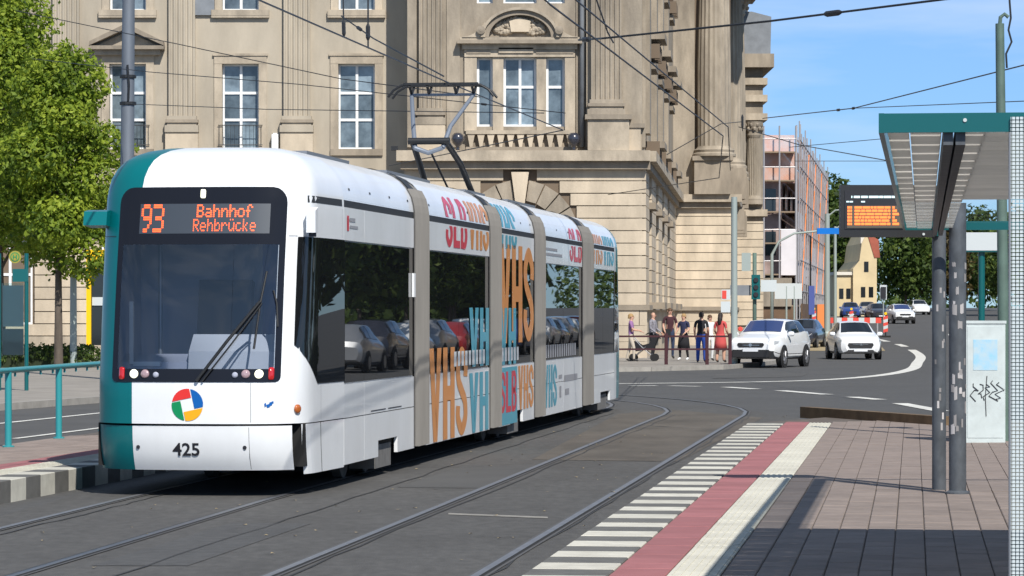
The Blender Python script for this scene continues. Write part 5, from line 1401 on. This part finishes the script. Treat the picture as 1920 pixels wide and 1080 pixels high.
    for mr in (1, -1):
        i_end = 7.25 if kind != 'van' else 5.9
        patch('side_window', 4.45, 6.05, 5.14, 6.86, 'car_glass', (.010,0,.003), mr)
        patch('side_window', 6.13, min(i_end, 7.2), 5.14, 6.86, 'car_glass', (.010,0,.003), mr) if kind != 'van' else None
        zb = st[3][2]; 
        for y_ in wy:
            ar = MB(); ar.lathe([(wr+.07,.0),(wr+.07,.012)], 'cladding', (mr*(st[4][1]-.006) if mr > 0 else -st[4][1]-.006,y_,wr), 'x', 22); ar.build('wheel_arch', root)
            wh = thing_child('wheel', root)
            MB().lathe([(wr*.62,-.10),(wr*.95,-.11),(wr,-.08),(wr,.08),(wr*.95,.11),(wr*.62,.10)], 'rubber', (mr*(st[4][1]-.09),y_,wr), 'x', 22).build('tyre', wh, smooth=True, angle=40)
            MB().lathe([(wr*.2,.0),(wr*.6,-.01),(wr*.66,.02)], 'rim', (mr*(st[4][1]+.005) if mr > 0 else -st[4][1]-.02,y_,wr), 'x', 16).build('rim', wh)
            for k_ in range(5):
                a = 2*math.pi*k_/5; xx = mr*(st[4][1]+.022); MB().tube([(xx,y_,wr),(xx,y_+wr*.6*math.cos(a),wr+wr*.6*math.sin(a))], .03, 'rim', 5).build('spoke', wh) if detail else None
        if detail:
            mm = MB(); mm.lathe([(.02,-.11),(.075,-.08),(.085,0),(.075,.08),(.02,.11)], paint, (mr*(st[4][5]+.13),st[4][0]+.22,st[4][4]+.06), 'x', 12); mm.build('mirror', root, smooth=True)
            hl = MB(); z0 = st[1][4]-.10
            hl.add([(mr*(st[1][1]-.30),.02+.0,z0-.05),(mr*(st[1][1]-.02),.09,z0-.04),(mr*(st[2][1]+.012),.36,z0+.10),(mr*(st[1][1]-.02),.15,z0+.11),(mr*(st[1][1]-.24),.035,z0+.05)], [(0,1,2,3,4)], 'headlamp')
            hl.build('headlight', root, recalc=False)
            MB().lathe([(.05,-.012),(.055,.0),(.04,.012)], 'headlamp', (mr*(.52 if kind != 'van' else .6),.045,st[0][2]+.12), 'y', 12).build('fog_lamp', root)
    if kind == 'suv':
        cl = MB()
        for i_ in range(len(rings)-1):
            for mr in (1,-1):
                a0, a1, b0, b1 = rings[i_][1], rings[i_][2], rings[i_+1][1], rings[i_+1][2]
                q = lambda p_, e, zz: (mr*(p_[0]+e), p_[1]-(.012 if i_ < 1 else 0), p_[2]+zz)
                cl.add([q(a0,.014,-.01),q(b0,.014,-.01),q(b1,.014,.08),q(a1,.014,.08)], [(0,1,2,3)], 'cladding')
        cl.box(-.62,.62,-.02,.12,.36,.60,'cladding'); cl.box(-.76,.76,.05,.2,.34,.56,'cladding')
        cl.build('sill_cladding', root, recalc=False)
    zf = st[0][4]
    if detail:
        gl_ = MB(); gl_.prism([(-.40,zf-.12),(.40,zf-.12),(.46,zf-.04),(.42,zf+.02),(-.42,zf+.02),(-.46,zf-.04)] if kind != 'hatch' else [(-.42,zf-.22),(.42,zf-.22),(.50,zf-.10),(.46,zf-.02),(-.46,zf-.02),(-.50,zf-.10)], 'y', -.016, .10, 'cladding')
        go = gl_.build('grille', root); MB().box(-.30,.30,-.026,-.014,zf-.062 if kind != 'hatch' else zf-.09,zf-.042 if kind != 'hatch' else zf-.065,'chrome').build('grille_bar', go); MB().lathe([(.055,-.012),(.055,0)], 'chrome', (0,-.024,zf-.045 if kind != 'hatch' else zf-.07), 'y', 14).build('badge', go)
        MB().box(-.26,.26,-.034,-.02,zf-.26 if kind != 'hatch' else zf-.34,zf-.15 if kind != 'hatch' else zf-.24,'plate').build('number_plate', root)
        if kind == 'hatch': MB().box(-.5,.5,-.012,.06,st[0][2]-.03,st[0][2]+.04,'cladding').build('lower_grille', root)
        MB().box(-.62,.62,st[-1][0]-.06,st[-1][0]+.01,st[-1][4]-.12,st[-1][4]+.02,'lamp_red').build('tail_lamps', root)
    return root
def thing_child(name, parent):
    o = bpy.data.objects.new(name, None); COL.objects.link(o); o.parent = parent; return o
car('white crossover car with dark lower cladding turning at the corner', (7.80,104.6,0), R(-21), 'suv', 'car_white', name='crossover_car')
car('small white hatchback driving towards the junction in the right lane', (13.35,122.5,0), R(2), 'hatch', 'car_white', name='hatchback_car')
car('dark blue parked car behind the white crossover', (14.1,158,gz(158)), R(-14), 'hatch', 'car_dark', name='parked_car', detail=False)
car('white car far up the street in the oncoming lane', (31.6,257,gz(257)), R(4), 'suv', 'car_white', name='distant_car')
car('dark car waiting beside the roadworks beacon far up the street', (31.9,276,gz(276)), R(4), 'hatch', 'car_dark', name='distant_car')
car('tiny white car rightmost in the distance under the trees', (39.5,308,gz(308)), R(4), 'hatch', 'car_white', name='distant_car', detail=False)
car('blue car parked behind the red and white barrier', (30.2,285,gz(285)), R(-4), 'hatch', 'car_blue', name='distant_car')
car('silver grey car parked right of the blue car', (32.3,291,gz(291)), R(-6), 'hatch', 'car_silver', name='distant_car')
# parked cars on the far right side of the street (seen through the shelter and mirrored in the tram)
pk = [(19.6,96,'hatch','car_silver'),(20.6,101.5,'suv','car_dark'),(21.5,107,'hatch','car_white'),(22.4,112.5,'suv','car_silver'),(23.3,118.5,'hatch','car_red'),(24.2,124,'suv','car_white'),(25.3,130,'hatch','car_dark'),(26.3,136,'suv','car_blue'),(27.3,142,'hatch','car_silver'),(28.5,148.5,'suv','car_white'),(29.8,155,'hatch','car_dark'),(31.3,162,'suv','car_silver'),(33,170,'hatch','car_white'),(35,179,'suv','car_red')]
nmz = {'car_silver':'silver','car_dark':'dark','car_white':'white','car_red':'red','car_blue':'blue'}; ords = ['nearest','second','third','fourth','fifth','sixth','seventh','eighth','ninth','tenth','eleventh','twelfth','thirteenth','fourteenth']
for i_, (x, y, kd, pn) in enumerate(pk):
    car(f'{nmz[pn]} parked car, {ords[i_]} in the row on the right side of the street', (x,y,0), R(172), kd, pn, 'cars parked along the right side of the street', 'parked_car', detail=False)

# ------------------------------------------------------------------ trees
def leaves(n, lobes, size, rng, m, shell=.55):
    """leaf-sized faces spread through a set of ellipsoid lobes"""
    V = []; F = []
    wts = [l[3]*l[4]*l[5] for l in lobes]; tot = sum(wts)
    for (cx, cy, cz, rx, ry, rz), w in zip(lobes, wts):
        for _ in range(int(n*w/tot)):
            while True:
                d = Vector((rng.gauss(0,1), rng.gauss(0,1), rng.gauss(0,1)))
                if d.length > .01: break
            d.normalize(); q = shell+(1-shell)*rng.random()**.6; q *= 1+.16*math.sin(d.x*9+cx*5)*math.sin(d.z*8+cy*3)+rng.uniform(-.06,.10)
            p = Vector((cx+d.x*rx*q, cy+d.y*ry*q, cz+d.z*rz*q))
            nrm = (d*.7+Vector((rng.uniform(-1,1),rng.uniform(-1,1),rng.uniform(-.4,1.2)))).normalized(); t = nrm.orthogonal().normalized(); t.rotate(Matrix.Rotation(rng.uniform(0,6.28), 3, nrm)); b_ = nrm.cross(t)
            s_ = size*rng.uniform(.6,1.3); k = len(V)
            V += [tuple(p-t*s_), tuple(p+b_*s_*.55-nrm*s_*.12), tuple(p+t*s_), tuple(p-b_*s_*.55-nrm*s_*.12)]; F.append((k,k+1,k+2,k+3))
    o = MB(); o.v = V; o.f = F; o.m = [0]*len(F); o.mats = [m]; return o
def tree(label, loc, H, cr, trunk_h, seed, n=9000, leaf=.10, m='leaf_lime', group=None, lean=0, name='tree', tr=.13):
    rng = random.Random(seed); root = thing(name, label, 'tree', loc, 0, group)
    t = MB(); t.tube([(0,0,-.1),(lean*.2,0,trunk_h*.5),(lean*.6,0,trunk_h),(lean,0,trunk_h+(H-trunk_h)*.55)], [tr,tr*.8,tr*.68,tr*.25], 'bark', 9)
    lob = []; ch = H-trunk_h
    for k in range(15):
        a = k*2.4+rng.uniform(-.3,.3); hh = trunk_h+ch*(.12+.76*(k/14)); rad = cr*(.62 if k < 11 else .35)*math.sin(math.pi*min(.92,(k+2)/17))**.6
        rr_ = cr*rng.uniform(.36,.52); lob.append((lean+math.cos(a)*rad, math.sin(a)*rad, hh, rr_, rr_, rr_*rng.uniform(.7,.95)))
        if k % 2 == 0: t.tube([(lean*.6,0,trunk_h+ch*.25*(k/14)),(lean+math.cos(a)*rad*.5,math.sin(a)*rad*.5,hh-.3),(lean+math.cos(a)*rad,math.sin(a)*rad,hh)], [tr*.4,tr*.25,tr*.1], 'bark', 6)
    lob.append((lean,0,trunk_h+ch*.5,cr*.6,cr*.6,ch*.42))
    t.build('trunk', root, smooth=True, angle=50)
    leaves(n, lob, leaf, rng, m).build('crown', root, recalc=False)
    return root
tree('bright green street tree with slim trunk, right one of the two by the left edge', (-13.75,97,.12), 9.9, 2.3, 2.8, 1, 27000, .092, name='street_tree', tr=.15)
tree('bright green street tree cut off by the left picture edge', (-16.1,101,.12), 12.6, 3.0, 3.0, 4, 30000, .092, name='street_tree', tr=.16, lean=-.1)
tree('olive green tree top behind the left street trees', (-18.2,112,.12), 13.2, 2.2, 4, 6, 7000, .14, m='leaf_mid', name='street_tree', tr=.16)
hd = thing('hedge', 'low clipped dark green hedge at the foot of the left trees', 'hedge', (-15.2,99,.12))
MB().box(-3.0,2.05,-.5,.6,0,.50,'hedge_core').build('branches', hd)
rng = random.Random(8); leaves(7000, [(-2.6+.42*k,0,.36,.5,.62,.34) for k in range(12)], .07, rng, 'leaf_dark', .7).build('foliage', hd, recalc=False)
# trees up the street
far = [('dark green tree rising behind the scaffolded house', (32.0,318), 13.6, 4.2, 'leaf_dark', 21), ('dark green round tree left of the yellow house', (34.6,330), 10.6, 3.6, 'leaf_dark', 22),
       ('broad dark green tree right of the yellow house', (41.2,335), 10.9, 4.4, 'leaf_dark', 23), ('brownish tree beside the dark post up the street', (45.5,340), 9.8, 4.0, 'leaf_brown', 24),
       ('dark green tree at the far end of the street', (38.6,420), 12.0, 5.0, 'leaf_dark', 25), ('green tree seen between posts right of the brownish tree', (50.5,345), 11.0, 4.6, 'leaf_mid', 26),
       ('dark green tree seen through the shelter glass', (48.0,300), 10.0, 4.6, 'leaf_dark', 27), ('low green tree behind the cabinet', (44.5,262), 8.4, 3.8, 'leaf_dark', 28),
       ('rightmost green tree up the street', (41.0,236), 8.5, 3.8, 'leaf_mid', 29)]
for lb, (x, y), H_, cr_, m_, sd in far:
    tree(lb, (x,y,gz(y)), H_, cr_, 1.4, sd, 5200, .30, m_, 'trees up the street', name='street_tree', tr=.2)
# trees along the right side, mirrored in the tram windows
for k, (x, y, H_) in enumerate(((25.2,101,9),(28.0,113,10),(30.4,127,9.5),(32.0,138,10.5),(33.4,149,10),(36,158,10))):
    tree('%s tree behind the row of parked cars on the right' % ['nearest','second','third','fourth','fifth','sixth'][k], (x,y,.0), H_, 3.6, 1.9, 40+k, 4500, .26, 'leaf_dark', 'trees behind the parked cars', name='street_tree')

for k, (x, y, H_) in enumerate(((40,166,11),(46,180,12),(52,197,12),(59,218,13),(68,245,14),(80,280,15))):  # unseen row added to cover the pale sky mirrored in the tram windows
    tree('%s tall tree of an unseen row added further along the right side' % ['first','second','third','fourth','fifth','sixth'][k], (x,y,gz(y)), H_, 7.0, .6, 60+k, 3600, .55, 'leaf_dark', 'trees further along the right side', name='street_tree', tr=.25)
fw = leaves(9000, [(20+9*k, 470+14*(k % 3), 4.6, 7, 5, 3.6+(k % 4)*.7) for k in range(15)], .55, random.Random(77), 'leaf_dark', .6).build('far_wood', recalc=False)
stuff(tag(fw, 'dark green belt of far off trees closing the street', 'wood'))

for k, (x, y, H_) in enumerate(((19,22,8),(21,36,9),(23,50,8.5),(24,64,9),(25,77,9.5),(26,86,9.5),(28,94,10))):  # unseen trees added to darken what the cab window mirrors
    tree('%s tree added right of the shelter for window reflections, outside the picture' % ['nearest','second','third','fourth','fifth','sixth','farthest'][k], (x,y,0), H_, 3.9, 1.8, 80+k, 3000, .34, 'leaf_dark', 'trees right of the shelter', name='street_tree', tr=.16)

hr = thing('hedge', 'long dark hedge added right of the shelter for window reflections, outside the picture', 'hedge', (0,0,0))  # unseen hedge added to fill the lower window reflections with dark green
MB().obox((15.6,8), (26.4,92), .7, 0, 1.35, 'hedge_core').build('branches', hr)
leaves(6500, [(15.9+.1286*(y_-8), y_, .85, .75, 1.5, .75) for y_ in range(9, 92, 2)], .16, random.Random(15), 'leaf_dark', .75).build('foliage', hr, recalc=False)

# ------------------------------------------------------------------ left pavement furniture
gpole = thing('catenary_mast', 'tall grey steel overhead line mast behind the tram front', 'mast', (-9.62,80,.1))
MB().tube([(0,0,-.1),(.0,0,5),(.06,0,13)], [.19,.175,.14], 'pole_grey', 16).build('shaft', gpole, smooth=True, angle=40)
for z_ in (6.95, 7.62): MB().lathe([(.20,-.04),(.21,-.03),(.21,.03),(.20,.04)], 'black_metal', (.02,0,z_), seg=14).build('clamp_band', gpole)
MB().tube([(.05,-.2,7.0),(.07,-.22,7.4),(.03,-.2,7.9)], .03, 'black_metal', 6).build('clamp_bolt', gpole)
lp_ = thing('light_post', 'slim pale grey post beside the left street tree', 'post', (-13.5,98.5,.12))
MB().tube([(0,0,-.05),(0,0,3.2)], [.11,.10], 'pole_light', 12).build('shaft', lp_, smooth=True, angle=40); MB().lathe([(.10,0),(.12,.02),(.12,.06),(.04,.1)], 'pole_light', (0,0,3.2), seg=12).build('cap', lp_)
MB().lathe([(.17,0),(.17,.04),(.12,.06)], 'pole_light', seg=12).build('foot', lp_)
bs = thing('bus_stop', 'teal framed bus stop with round yellow sign at the left edge', 'bus stop', (-11.2,70,.12))
for x_ in (-.02,.58): MB().tube([(x_,0,-.05),(x_,0,3.0)], .045, 'teal', 10).build('post', bs, smooth=True, angle=40)
MB().box(.05,.52,-.02,.02,.75,2.35,'shelter_glass').build('glass_panel', bs); MB().box(.06,.51,.03,.05,.78,1.35,'print_grey').build('timetable', bs); MB().box(.06,.51,.03,.05,1.40,2.30,'print_pale').build('poster', bs)
MB().box(.28,.62,-.05,.05,2.38,2.66,'teal').build('name_board', bs)
sd_ = MB().lathe([(.20,-.02),(.22,-.02),(.22,.02),(.20,.02)], 'disc_shaded_yellow', (.34,-.06,2.92), 'y', 20).build('stop_disc', bs); sd_.scale = (.62,1,.62); sd_.location = (.13,0,1.11); MB().lathe([(.16,-.006),(.16,.0)], 'logo_green', (.34,-.083,2.92), 'y', 20).build('disc_ring', sd_); MB().lathe([(.13,-.006),(.13,.0)], 'disc_shaded_yellow', (.34,-.090,2.92), 'y', 20).build('disc_face', sd_)
b_ = MB()
for a in ((.27,.30,2.84,3.0),(.38,.41,2.84,3.0),(.30,.38,2.905,2.935)): b_.box(a[0],a[1],-.102,-.096,a[2],a[3],'logo_green')
b_.build('disc_letter', sd_)
ys_ = thing('yellow_kiosk', 'tall yellow framed sign kiosk against the left facade', 'kiosk', (-15.5,116.5,.12))
MB().box(0,.17,0,.5,.5,3.3,'yellow').build('side_post', ys_); MB().box(0,1.0,-.03,.5,3.3,3.98,'yellow').build('header', ys_); MB().box(.17,.9,.15,.2,.5,3.3,'pane_dark').build('glass', ys_)
MB().box(.9,1.0,0,.5,.0,3.3,'frame_white').build('side_post', ys_); MB().box(.0,.17,.05,.45,-.05,.5,'print_grey').build('foot', ys_); MB().box(.2,.6,.10,.14,1.95,2.25,'sign_white').build('label', ys_)
lg = MB(); lg.add([(.40,-.035,3.48),(.58,-.035,3.48),(.64,-.035,3.80),(.50,-.035,3.72)], [(0,1,2,3)], 'warn_red'); lg.add([(.58,-.037,3.48),(.72,-.037,3.50),(.70,-.037,3.72),(.64,-.037,3.80)], [(0,1,2,3)], 'print_black'); lg.build('header_mark', ys_)

# ------------------------------------------------------------------ street furniture by the corner
tp_ = thing('traffic_pole', 'pale green pole with two small square signs at the corner', 'pole', (7.32,105.4,.12))
MB().tube([(0,0,-.1),(0,0,5.5)], [.115,.10], 'pole_light', 12).build('shaft', tp_, smooth=True, angle=40)
b_ = MB().box(-.42,-.13,-.03,0,2.12,2.45,'sign_white').build('sign', tp_); MB().box(-.40,-.26,-.04,-.03,2.15,2.42,'warn_red').build('sign_symbol', b_)
MB().box(-.44,-.13,-.03,0,1.70,2.06,'sign_white').build('sign', tp_)
MB().lathe([(.05,-.06),(.08,-.03),(.08,.03),(.05,.06)], 'warn_red', (.20,0,1.15), 'y', 12).build('push_button', tp_)
ts_ = thing('traffic_signal', 'dark green traffic signal pole beside the side street facade', 'traffic light', (9.4,124,.12))
MB().tube([(0,0,-.1),(0,0,4.0)], .08, 'pole_green', 10).build('pole', ts_, smooth=True)
MB().box(-.13,.20,-.25,-.05,2.2,3.15,'teal').build('signal_head', ts_)
for k in range(3): MB().lathe([(.085,-.06),(.10,0)], 'print_black', (.03,-.25,2.38+.28*k), 'y', 12).build('lens', ts_)
MB().box(-.95,-.15,-.03,0,2.35,2.75,'slate').build('street_sign', ts_); MB().box(.24,.85,-.03,0,2.5,2.95,'sign_white').build('street_sign', ts_); MB().box(-.5,-.15,-.03,0,3.3,4.0,'pole_light').build('cabinet_box', ts_)
sp_ = thing('sign_post', 'grey double post with white road sign before the scaffolding', 'sign', (14.3,165,.15))
for x_ in (-.15,.25): MB().tube([(x_,0,-.2),(x_,0,3.0)], .05, 'pole_light', 8).build('post', sp_)
MB().box(-.75,.65,-.04,0,2.35,3.15,'sign_white').build('sign_panel', sp_)
la = thing('signal_gantry', 'curved mast arm carrying a blue street sign over the junction', 'gantry', (13.0,160,.1))
MB().tube([(0,0,-.1),(.0,0,4.6),(.35,0,5.25),(1.1,0,5.65),(2.4,0,5.78),(3.5,0,5.75)], [.09,.08,.06,.055,.05,.045], 'pole_light', 8).build('mast', la, smooth=True)
MB().box(2.25,3.38,-.10,.10,5.62,5.92,'blue_sign').build('sign_panel', la)
for i_, (x, y, h_, r_) in enumerate(((19.5,198,7.7,.20),(20.5,203,7.0,.12))):
    q = thing('lamp_mast', ['thick pale grey mast in front of the dark trees','thin pale grey mast beside the thicker one'][i_], 'mast', (x,y,gz(y)))
    MB().tube([(0,0,-.2),(0,0,h_)], [r_,r_*.8], 'pole_light', 10).build('shaft', q, smooth=True, angle=40); MB().lathe([(r_*1.4,0),(r_*1.4,.3),(r_,.4)], 'pole_light', seg=10).build('foot', q)
    MB().tube([(0,0,h_-.2),(.5,0,h_+.2),(1.0,0,h_+.25)], .05, 'pole_light', 6).build('arm', q)
bp_ = thing('dark_signal_post', 'thin black post with hanging bag before the white tarpaulin', 'post', (16.6,178,gz(178))); MB().tube([(0,0,-.2),(0,0,6)], .05, 'black_metal', 8).build('shaft', bp_); MB().box(-.1,.22,-.1,.1,1.6,3.2,'interior_blue').build('bag', bp_)

# ------------------------------------------------------------------ scaffolded house
hs = thing('brick_house', 'brick house behind scaffolding with hoarding at its foot', 'building')
D0, D1 = (19.1,226.0), (28.2,298.0)
MB().box(15.5,19.0,226,280,-.3,13.2,'brick_old').build('wall', hs); MB().obox((18.0,226),(27.1,298),.95,-.3,13.2,'brick_old').build('side_wall', hs)
for z_ in (2.8,5.8,8.8,11.0): MB().box(17.9,18.7,225.92,226,z_,z_+1.7,'pane_dark').build('window', hs)
def dpos(t, off=0.): 
    dx, dy = D1[0]-D0[0], D1[1]-D0[1]; L = math.hypot(dx,dy); return (D0[0]+dx*t+dy/L*off, D0[1]+dy*t-dx/L*off)
for k in range(7):
    for z_ in (3.2,6.2,9.2): MB().obox(dpos(.06+.13*k,-.01), dpos(.11+.13*k,-.01), .02, z_, z_+1.8, 'pane_dark').build('window', hs)
sc_ = thing('scaffold', 'steel scaffold with orange netting and pale tarpaulin round the brick house', 'scaffold')
for k in range(11):
    x, y = dpos(k/10, 1.0); MB().tube([(x,y,-.1),(x,y,15.0-.12*k+(.6 if k % 2 else 0))], .06, 'scaf_pole', 5).build('pole', sc_)
for z_ in (2.2,4.4,6.6,8.8,11.0,13.0):
    MB().obox(dpos(0,.1), dpos(1,.1), .95, z_, z_+.10, 'scaf_deck').build('deck', sc_)
    MB().tube([(*dpos(0,1.0),z_+1.0),(*dpos(1,1.0),z_+1.0)], .045, 'scaf_pole', 5).build('rail', sc_)
    MB().box(17.7,19.9,224.9,225.8,z_,z_+.10,'scaf_deck').build('deck', sc_); MB().tube([(17.6,224.9,z_+1.0),(20.0,224.9,z_+1.0)], .045, 'scaf_pole', 5).build('rail', sc_)
for x_ in (17.7,18.8,19.95): MB().tube([(x_,224.9,-.1),(x_,224.9,14.9)], .06, 'scaf_pole', 5).build('pole', sc_)
for k in range(19):
    x, y = dpos(k/18, 1.2); MB().tube([(x,y,-.1),(x,y,14.6+(.7 if k % 3 == 0 else 0))], .05, 'scaf_pole', 5).build('pole', sc_)
for z_ in (3.3,5.5,7.7,9.9,12.1,14.0): MB().tube([(*dpos(0,1.22),z_),(*dpos(1,1.22),z_)], .05, 'scaf_pole', 5).build('rail', sc_)
for k in range(4): MB().tube([(*dpos(.05+.23*k,1.24),3.3),(*dpos(.26+.23*k,1.24),13.8)], .04, 'warn_orange', 5).build('brace', sc_)
def net(t0, t1, z0, z1, m, name):
    b_ = MB(); rws = []
    for i_ in range(9):
        t = t0+(t1-t0)*i_/8; rws.append([(*dpos(t, 1.08+.05*math.sin(i_*2.1)), z0+(z1-z0)*zz/6) for zz in range(7)])
    b_.grid(rws, m); return b_.build(name, sc_, recalc=False)
net(.0,1.0,8.9,14.2,'orange_net','netting'); net(.12,1.0,5.9,8.9,'orange_net','netting'); net(.0,.13,5.4,8.9,'white_tarp','tarpaulin')
net(.0,1.0,3.9,7.0,'white_tarp','tarpaulin'); net(.45,1.0,2.4,3.9,'white_tarp','tarpaulin')
MB().box(17.75,19.93,225.82,225.85,10.9,14.3,'orange_net').build('netting', sc_); MB().box(18.9,19.95,224.8,224.84,4.4,7.6,'white_tarp').build('tarpaulin', sc_)
MB().box(17.0,19.9,224.4,224.5,.2,2.2,'hoarding').build('hoarding', sc_); MB().obox(dpos(0,1.3), dpos(.9,1.3), .1, .3, 2.4, 'hoarding').build('hoarding', sc_)
MB().box(17.6,19.6,224.2,226,2.2,4.2,'stone_dark').build('canopy', sc_)

# ------------------------------------------------------------------ yellow house up the street
yh = thing('yellow_house', 'pale yellow gabled house with red chimney end between the trees', 'house', (30.3,300,gz(300)))
yh.scale = (.74,.74,.74)
MB().box(0,5.0,0,20,-1,5.2,'house_yellow').build('wall', yh)
gb = MB().prism([(2.2,-1),(5.2,-1),(5.2,9.6),(4.5,10.4),(3.9,10.4),(3.3,9.2),(3.0,7.0),(2.2,6.0)], 'y', -.6, 18, 'house_yellow').build('gable', yh)
MB().prism([(4.0,10.4),(5.4,9.7),(5.6,7.4),(4.9,7.4)], 'y', -.7, 18, 'roof_red').build('roof', yh); MB().box(3.2,3.8,-.3,.5,9.2,11.2,'house_white').build('chimney', yh)
MB().box(-.2,2.2,-.3,18,5.2,5.6,'house_white').build('cornice', yh)
for x_, z_ in ((.5,2.2),(1.4,2.2),(3.2,2.4),(4.2,2.4),(3.6,5.6)): MB().box(x_,x_+.55,-.66 if x_ > 2.2 else -.05,-.55 if x_ > 2.2 else .02,z_,z_+1.3,'pane_dark').build('window', yh)

# ------------------------------------------------------------------ roadworks
rb_ = thing('road_barrier', 'red and white striped road barrier across the closed lane', 'barrier', (20.3,204,gz(204)))
for k in range(9): MB().box(k*.36,(k+1)*.36-.004,-.02,.02,.85,1.20,'warn_red' if k % 2 == 0 else 'sign_white').build('board', rb_)
for x_ in (.15,3.0): MB().box(x_-.04,x_+.04,-.03,.03,.05,.85,'print_grey').box(x_-.3,x_+.3,-.2,.2,0,.08,'rubber').build('foot', rb_)
for i_, (x, y) in enumerate(((23.35,200),(21.9,232),(24.5,231))):
    q = thing('warning_beacon', ['red and white warning beacon at the end of the barrier','red and white beacon board left of the blue car','red and white beacon board right of the blue car'][i_], 'beacon', (x,y,gz(y)))
    for k in range(5): MB().prism([(-.14,.3+.2*k),(.14,.38+.2*k),(.14,.58+.2*k),(-.14,.5+.2*k)], 'y', -.02, .02, 'warn_red' if k % 2 == 0 else 'sign_white').build('board', q)
    MB().box(-.3,.3,-.2,.2,0,.12,'rubber').build('foot', q); MB().tube([(0,0,.1),(0,0,.35)], .04, 'black_metal', 6).build('stem', q); MB().lathe([(.09,-.05),(.09,.05)], 'yellow', (0,0,1.5), 'y', 12).build('lamp', q)
ob_ = thing('orange_board', 'tall orange site panel beside the pale masts', 'panel', (18.9,196,gz(196))); MB().box(-.2,.22,-.03,.03,.5,2.1,'warn_orange').build('panel', ob_); MB().box(-.16,-.10,-.05,.05,-.1,.5,'print_grey').box(.12,.18,-.05,.05,-.1,.5,'print_grey').build('leg', ob_)
for i_, (x, y) in enumerate(((30.4,262),)):
    q = thing('traffic_signal', ['portable dark traffic light with white border before the distant car','slim traffic light post left of the portable one'][i_], 'traffic light', (x,y,gz(y)))
    MB().tube([(0,0,-.1),(0,0,2.4)], .05, 'pole_light', 8).build('pole', q); MB().box(-.28,.28,-.04,0,1.0+.9,3.1,'sign_white').build('border', q); MB().box(-.2,.2,-.2,-.04,2.0,2.95,'print_black').build('signal_head', q)

# ------------------------------------------------------------------ overhead wires
def wire(label, pts, r=.012, sag=0., n=14, extra=None):
    P = []
    for a, b_ in zip(pts, pts[1:]):
        a, b_ = Vector(a), Vector(b_)
        for i_ in range(n): P.append(a.lerp(b_, i_/n)-Vector((0,0,sag*4*(i_/n)*(1-i_/n))))
    P.append(Vector(pts[-1])); mb = MB().tube(P, r, 'wire', 5)
    root = tag(mb.build('overhead_wire', recalc=False), label, 'wire')
    if extra:
        for t, L in extra:
            i_ = int(t*(len(P)-2)); d_ = (P[i_+1]-P[i_]).normalized(); c_ = P[i_]
            MB().tube([c_-d_*L*.6, c_-d_*L*.4, c_+d_*L*.4, c_+d_*L*.6], [r*1.2,r*2.6,r*2.6,r*1.2], 'wire', 7).build('insulator', root)
    return root
ctr = lambda y: -3.08+.1437*(y-31.9)
wire('contact wire running above the tram roof to its pantograph', [(ctr(8)-.1,8,5.24),(ctr(46.8),46.8,5.20),(ctr(60),60,5.25),(-3.0,78,5.4)], .011)
rc = lambda y: -.97+.1265*(y-22.4)
wire('contact wire above the empty track reaching towards the side street', [(rc(8),8,5.2),(rc(35)-.2,35,5.2),(rc(62)+.05,62,5.25),(5.5,85,5.4),(3.0,100,5.5)], .012)
wire('second parallel wire just beside the contact wire above the empty track', [(rc(8)+.1,8,5.38),(rc(35)-.05,35,5.36),(rc(62)+.15,62,5.42),(5.8,85,5.6)], .011)
def wp_(x, y, Y): return ((x-960)*Y/6000, Y, EYE+(584-y)*Y/6000)
wire('thick span wire with insulators crossing from the facade over the street', [wp_(1085,75,52),wp_(1130,72,50),wp_(1440,40,47),wp_(1800,-5,43)], .017, extra=((.10,.30),(.14,.2),(.82,.35)))
wire('thin span wire falling from upper right to the far column', [wp_(1430,222,95),wp_(1600,203,80),wp_(1920,122,60)], .014, extra=((.48,.3),(.53,.25)))
wire('thin nearly level wire above the shelter roof', [wp_(1600,203,80),wp_(1935,189,62)], .010)
wire('wire sloping down from the scaffold towards the departure board', [wp_(1385,238,120),wp_(1500,272,110),wp_(1690,306,90)], .016)
wire('faint upper level wire left of the shelter fascia', [wp_(1480,276,140),wp_(1680,258,120)], .014)
wire('faint lower level wire left of the shelter fascia', [wp_(1490,302,140),wp_(1680,302,120)], .012)
wire('long thin wire crossing the left facade below the window pediment', [wp_(30,20,75),wp_(330,82,70),wp_(640,148,66),wp_(900,182,62)], .010)
wire('thin wire crossing the left facade at mid window height', [wp_(60,110,78),wp_(280,135,72),wp_(560,158,66),wp_(1060,212,60)], .009, extra=((.93,.15),))
wire('thin wire from the mast towards the pantograph', [wp_(245,195,79),wp_(500,205,70),wp_(1020,212,58)], .009)
wire('wire dropping from the upper middle to the pantograph head', [wp_(640,30,58),wp_(700,72,56),wp_(832,143,50)], .013, extra=((.3,.25),))
wire('short vertical dropper left of the upper hall window', [wp_(690,-10,58),wp_(690,88,58)], .016, extra=((.8,.25),))
wire('short vertical dropper beside the first one', [wp_(643,-10,58),wp_(645,70,58)], .014, extra=((.9,.25),))
wire('steep wire crossing above the corner pilaster to the span wire', [wp_(1115,-10,46),wp_(1140,62,50),wp_(1150,80,52)], .014)
wire('bracket wire tangle before the fluted side columns', [wp_(1250,290,95),wp_(1352,232,95),wp_(1392,228,95),wp_(1392,246,95)], .014, extra=((.7,.35),))
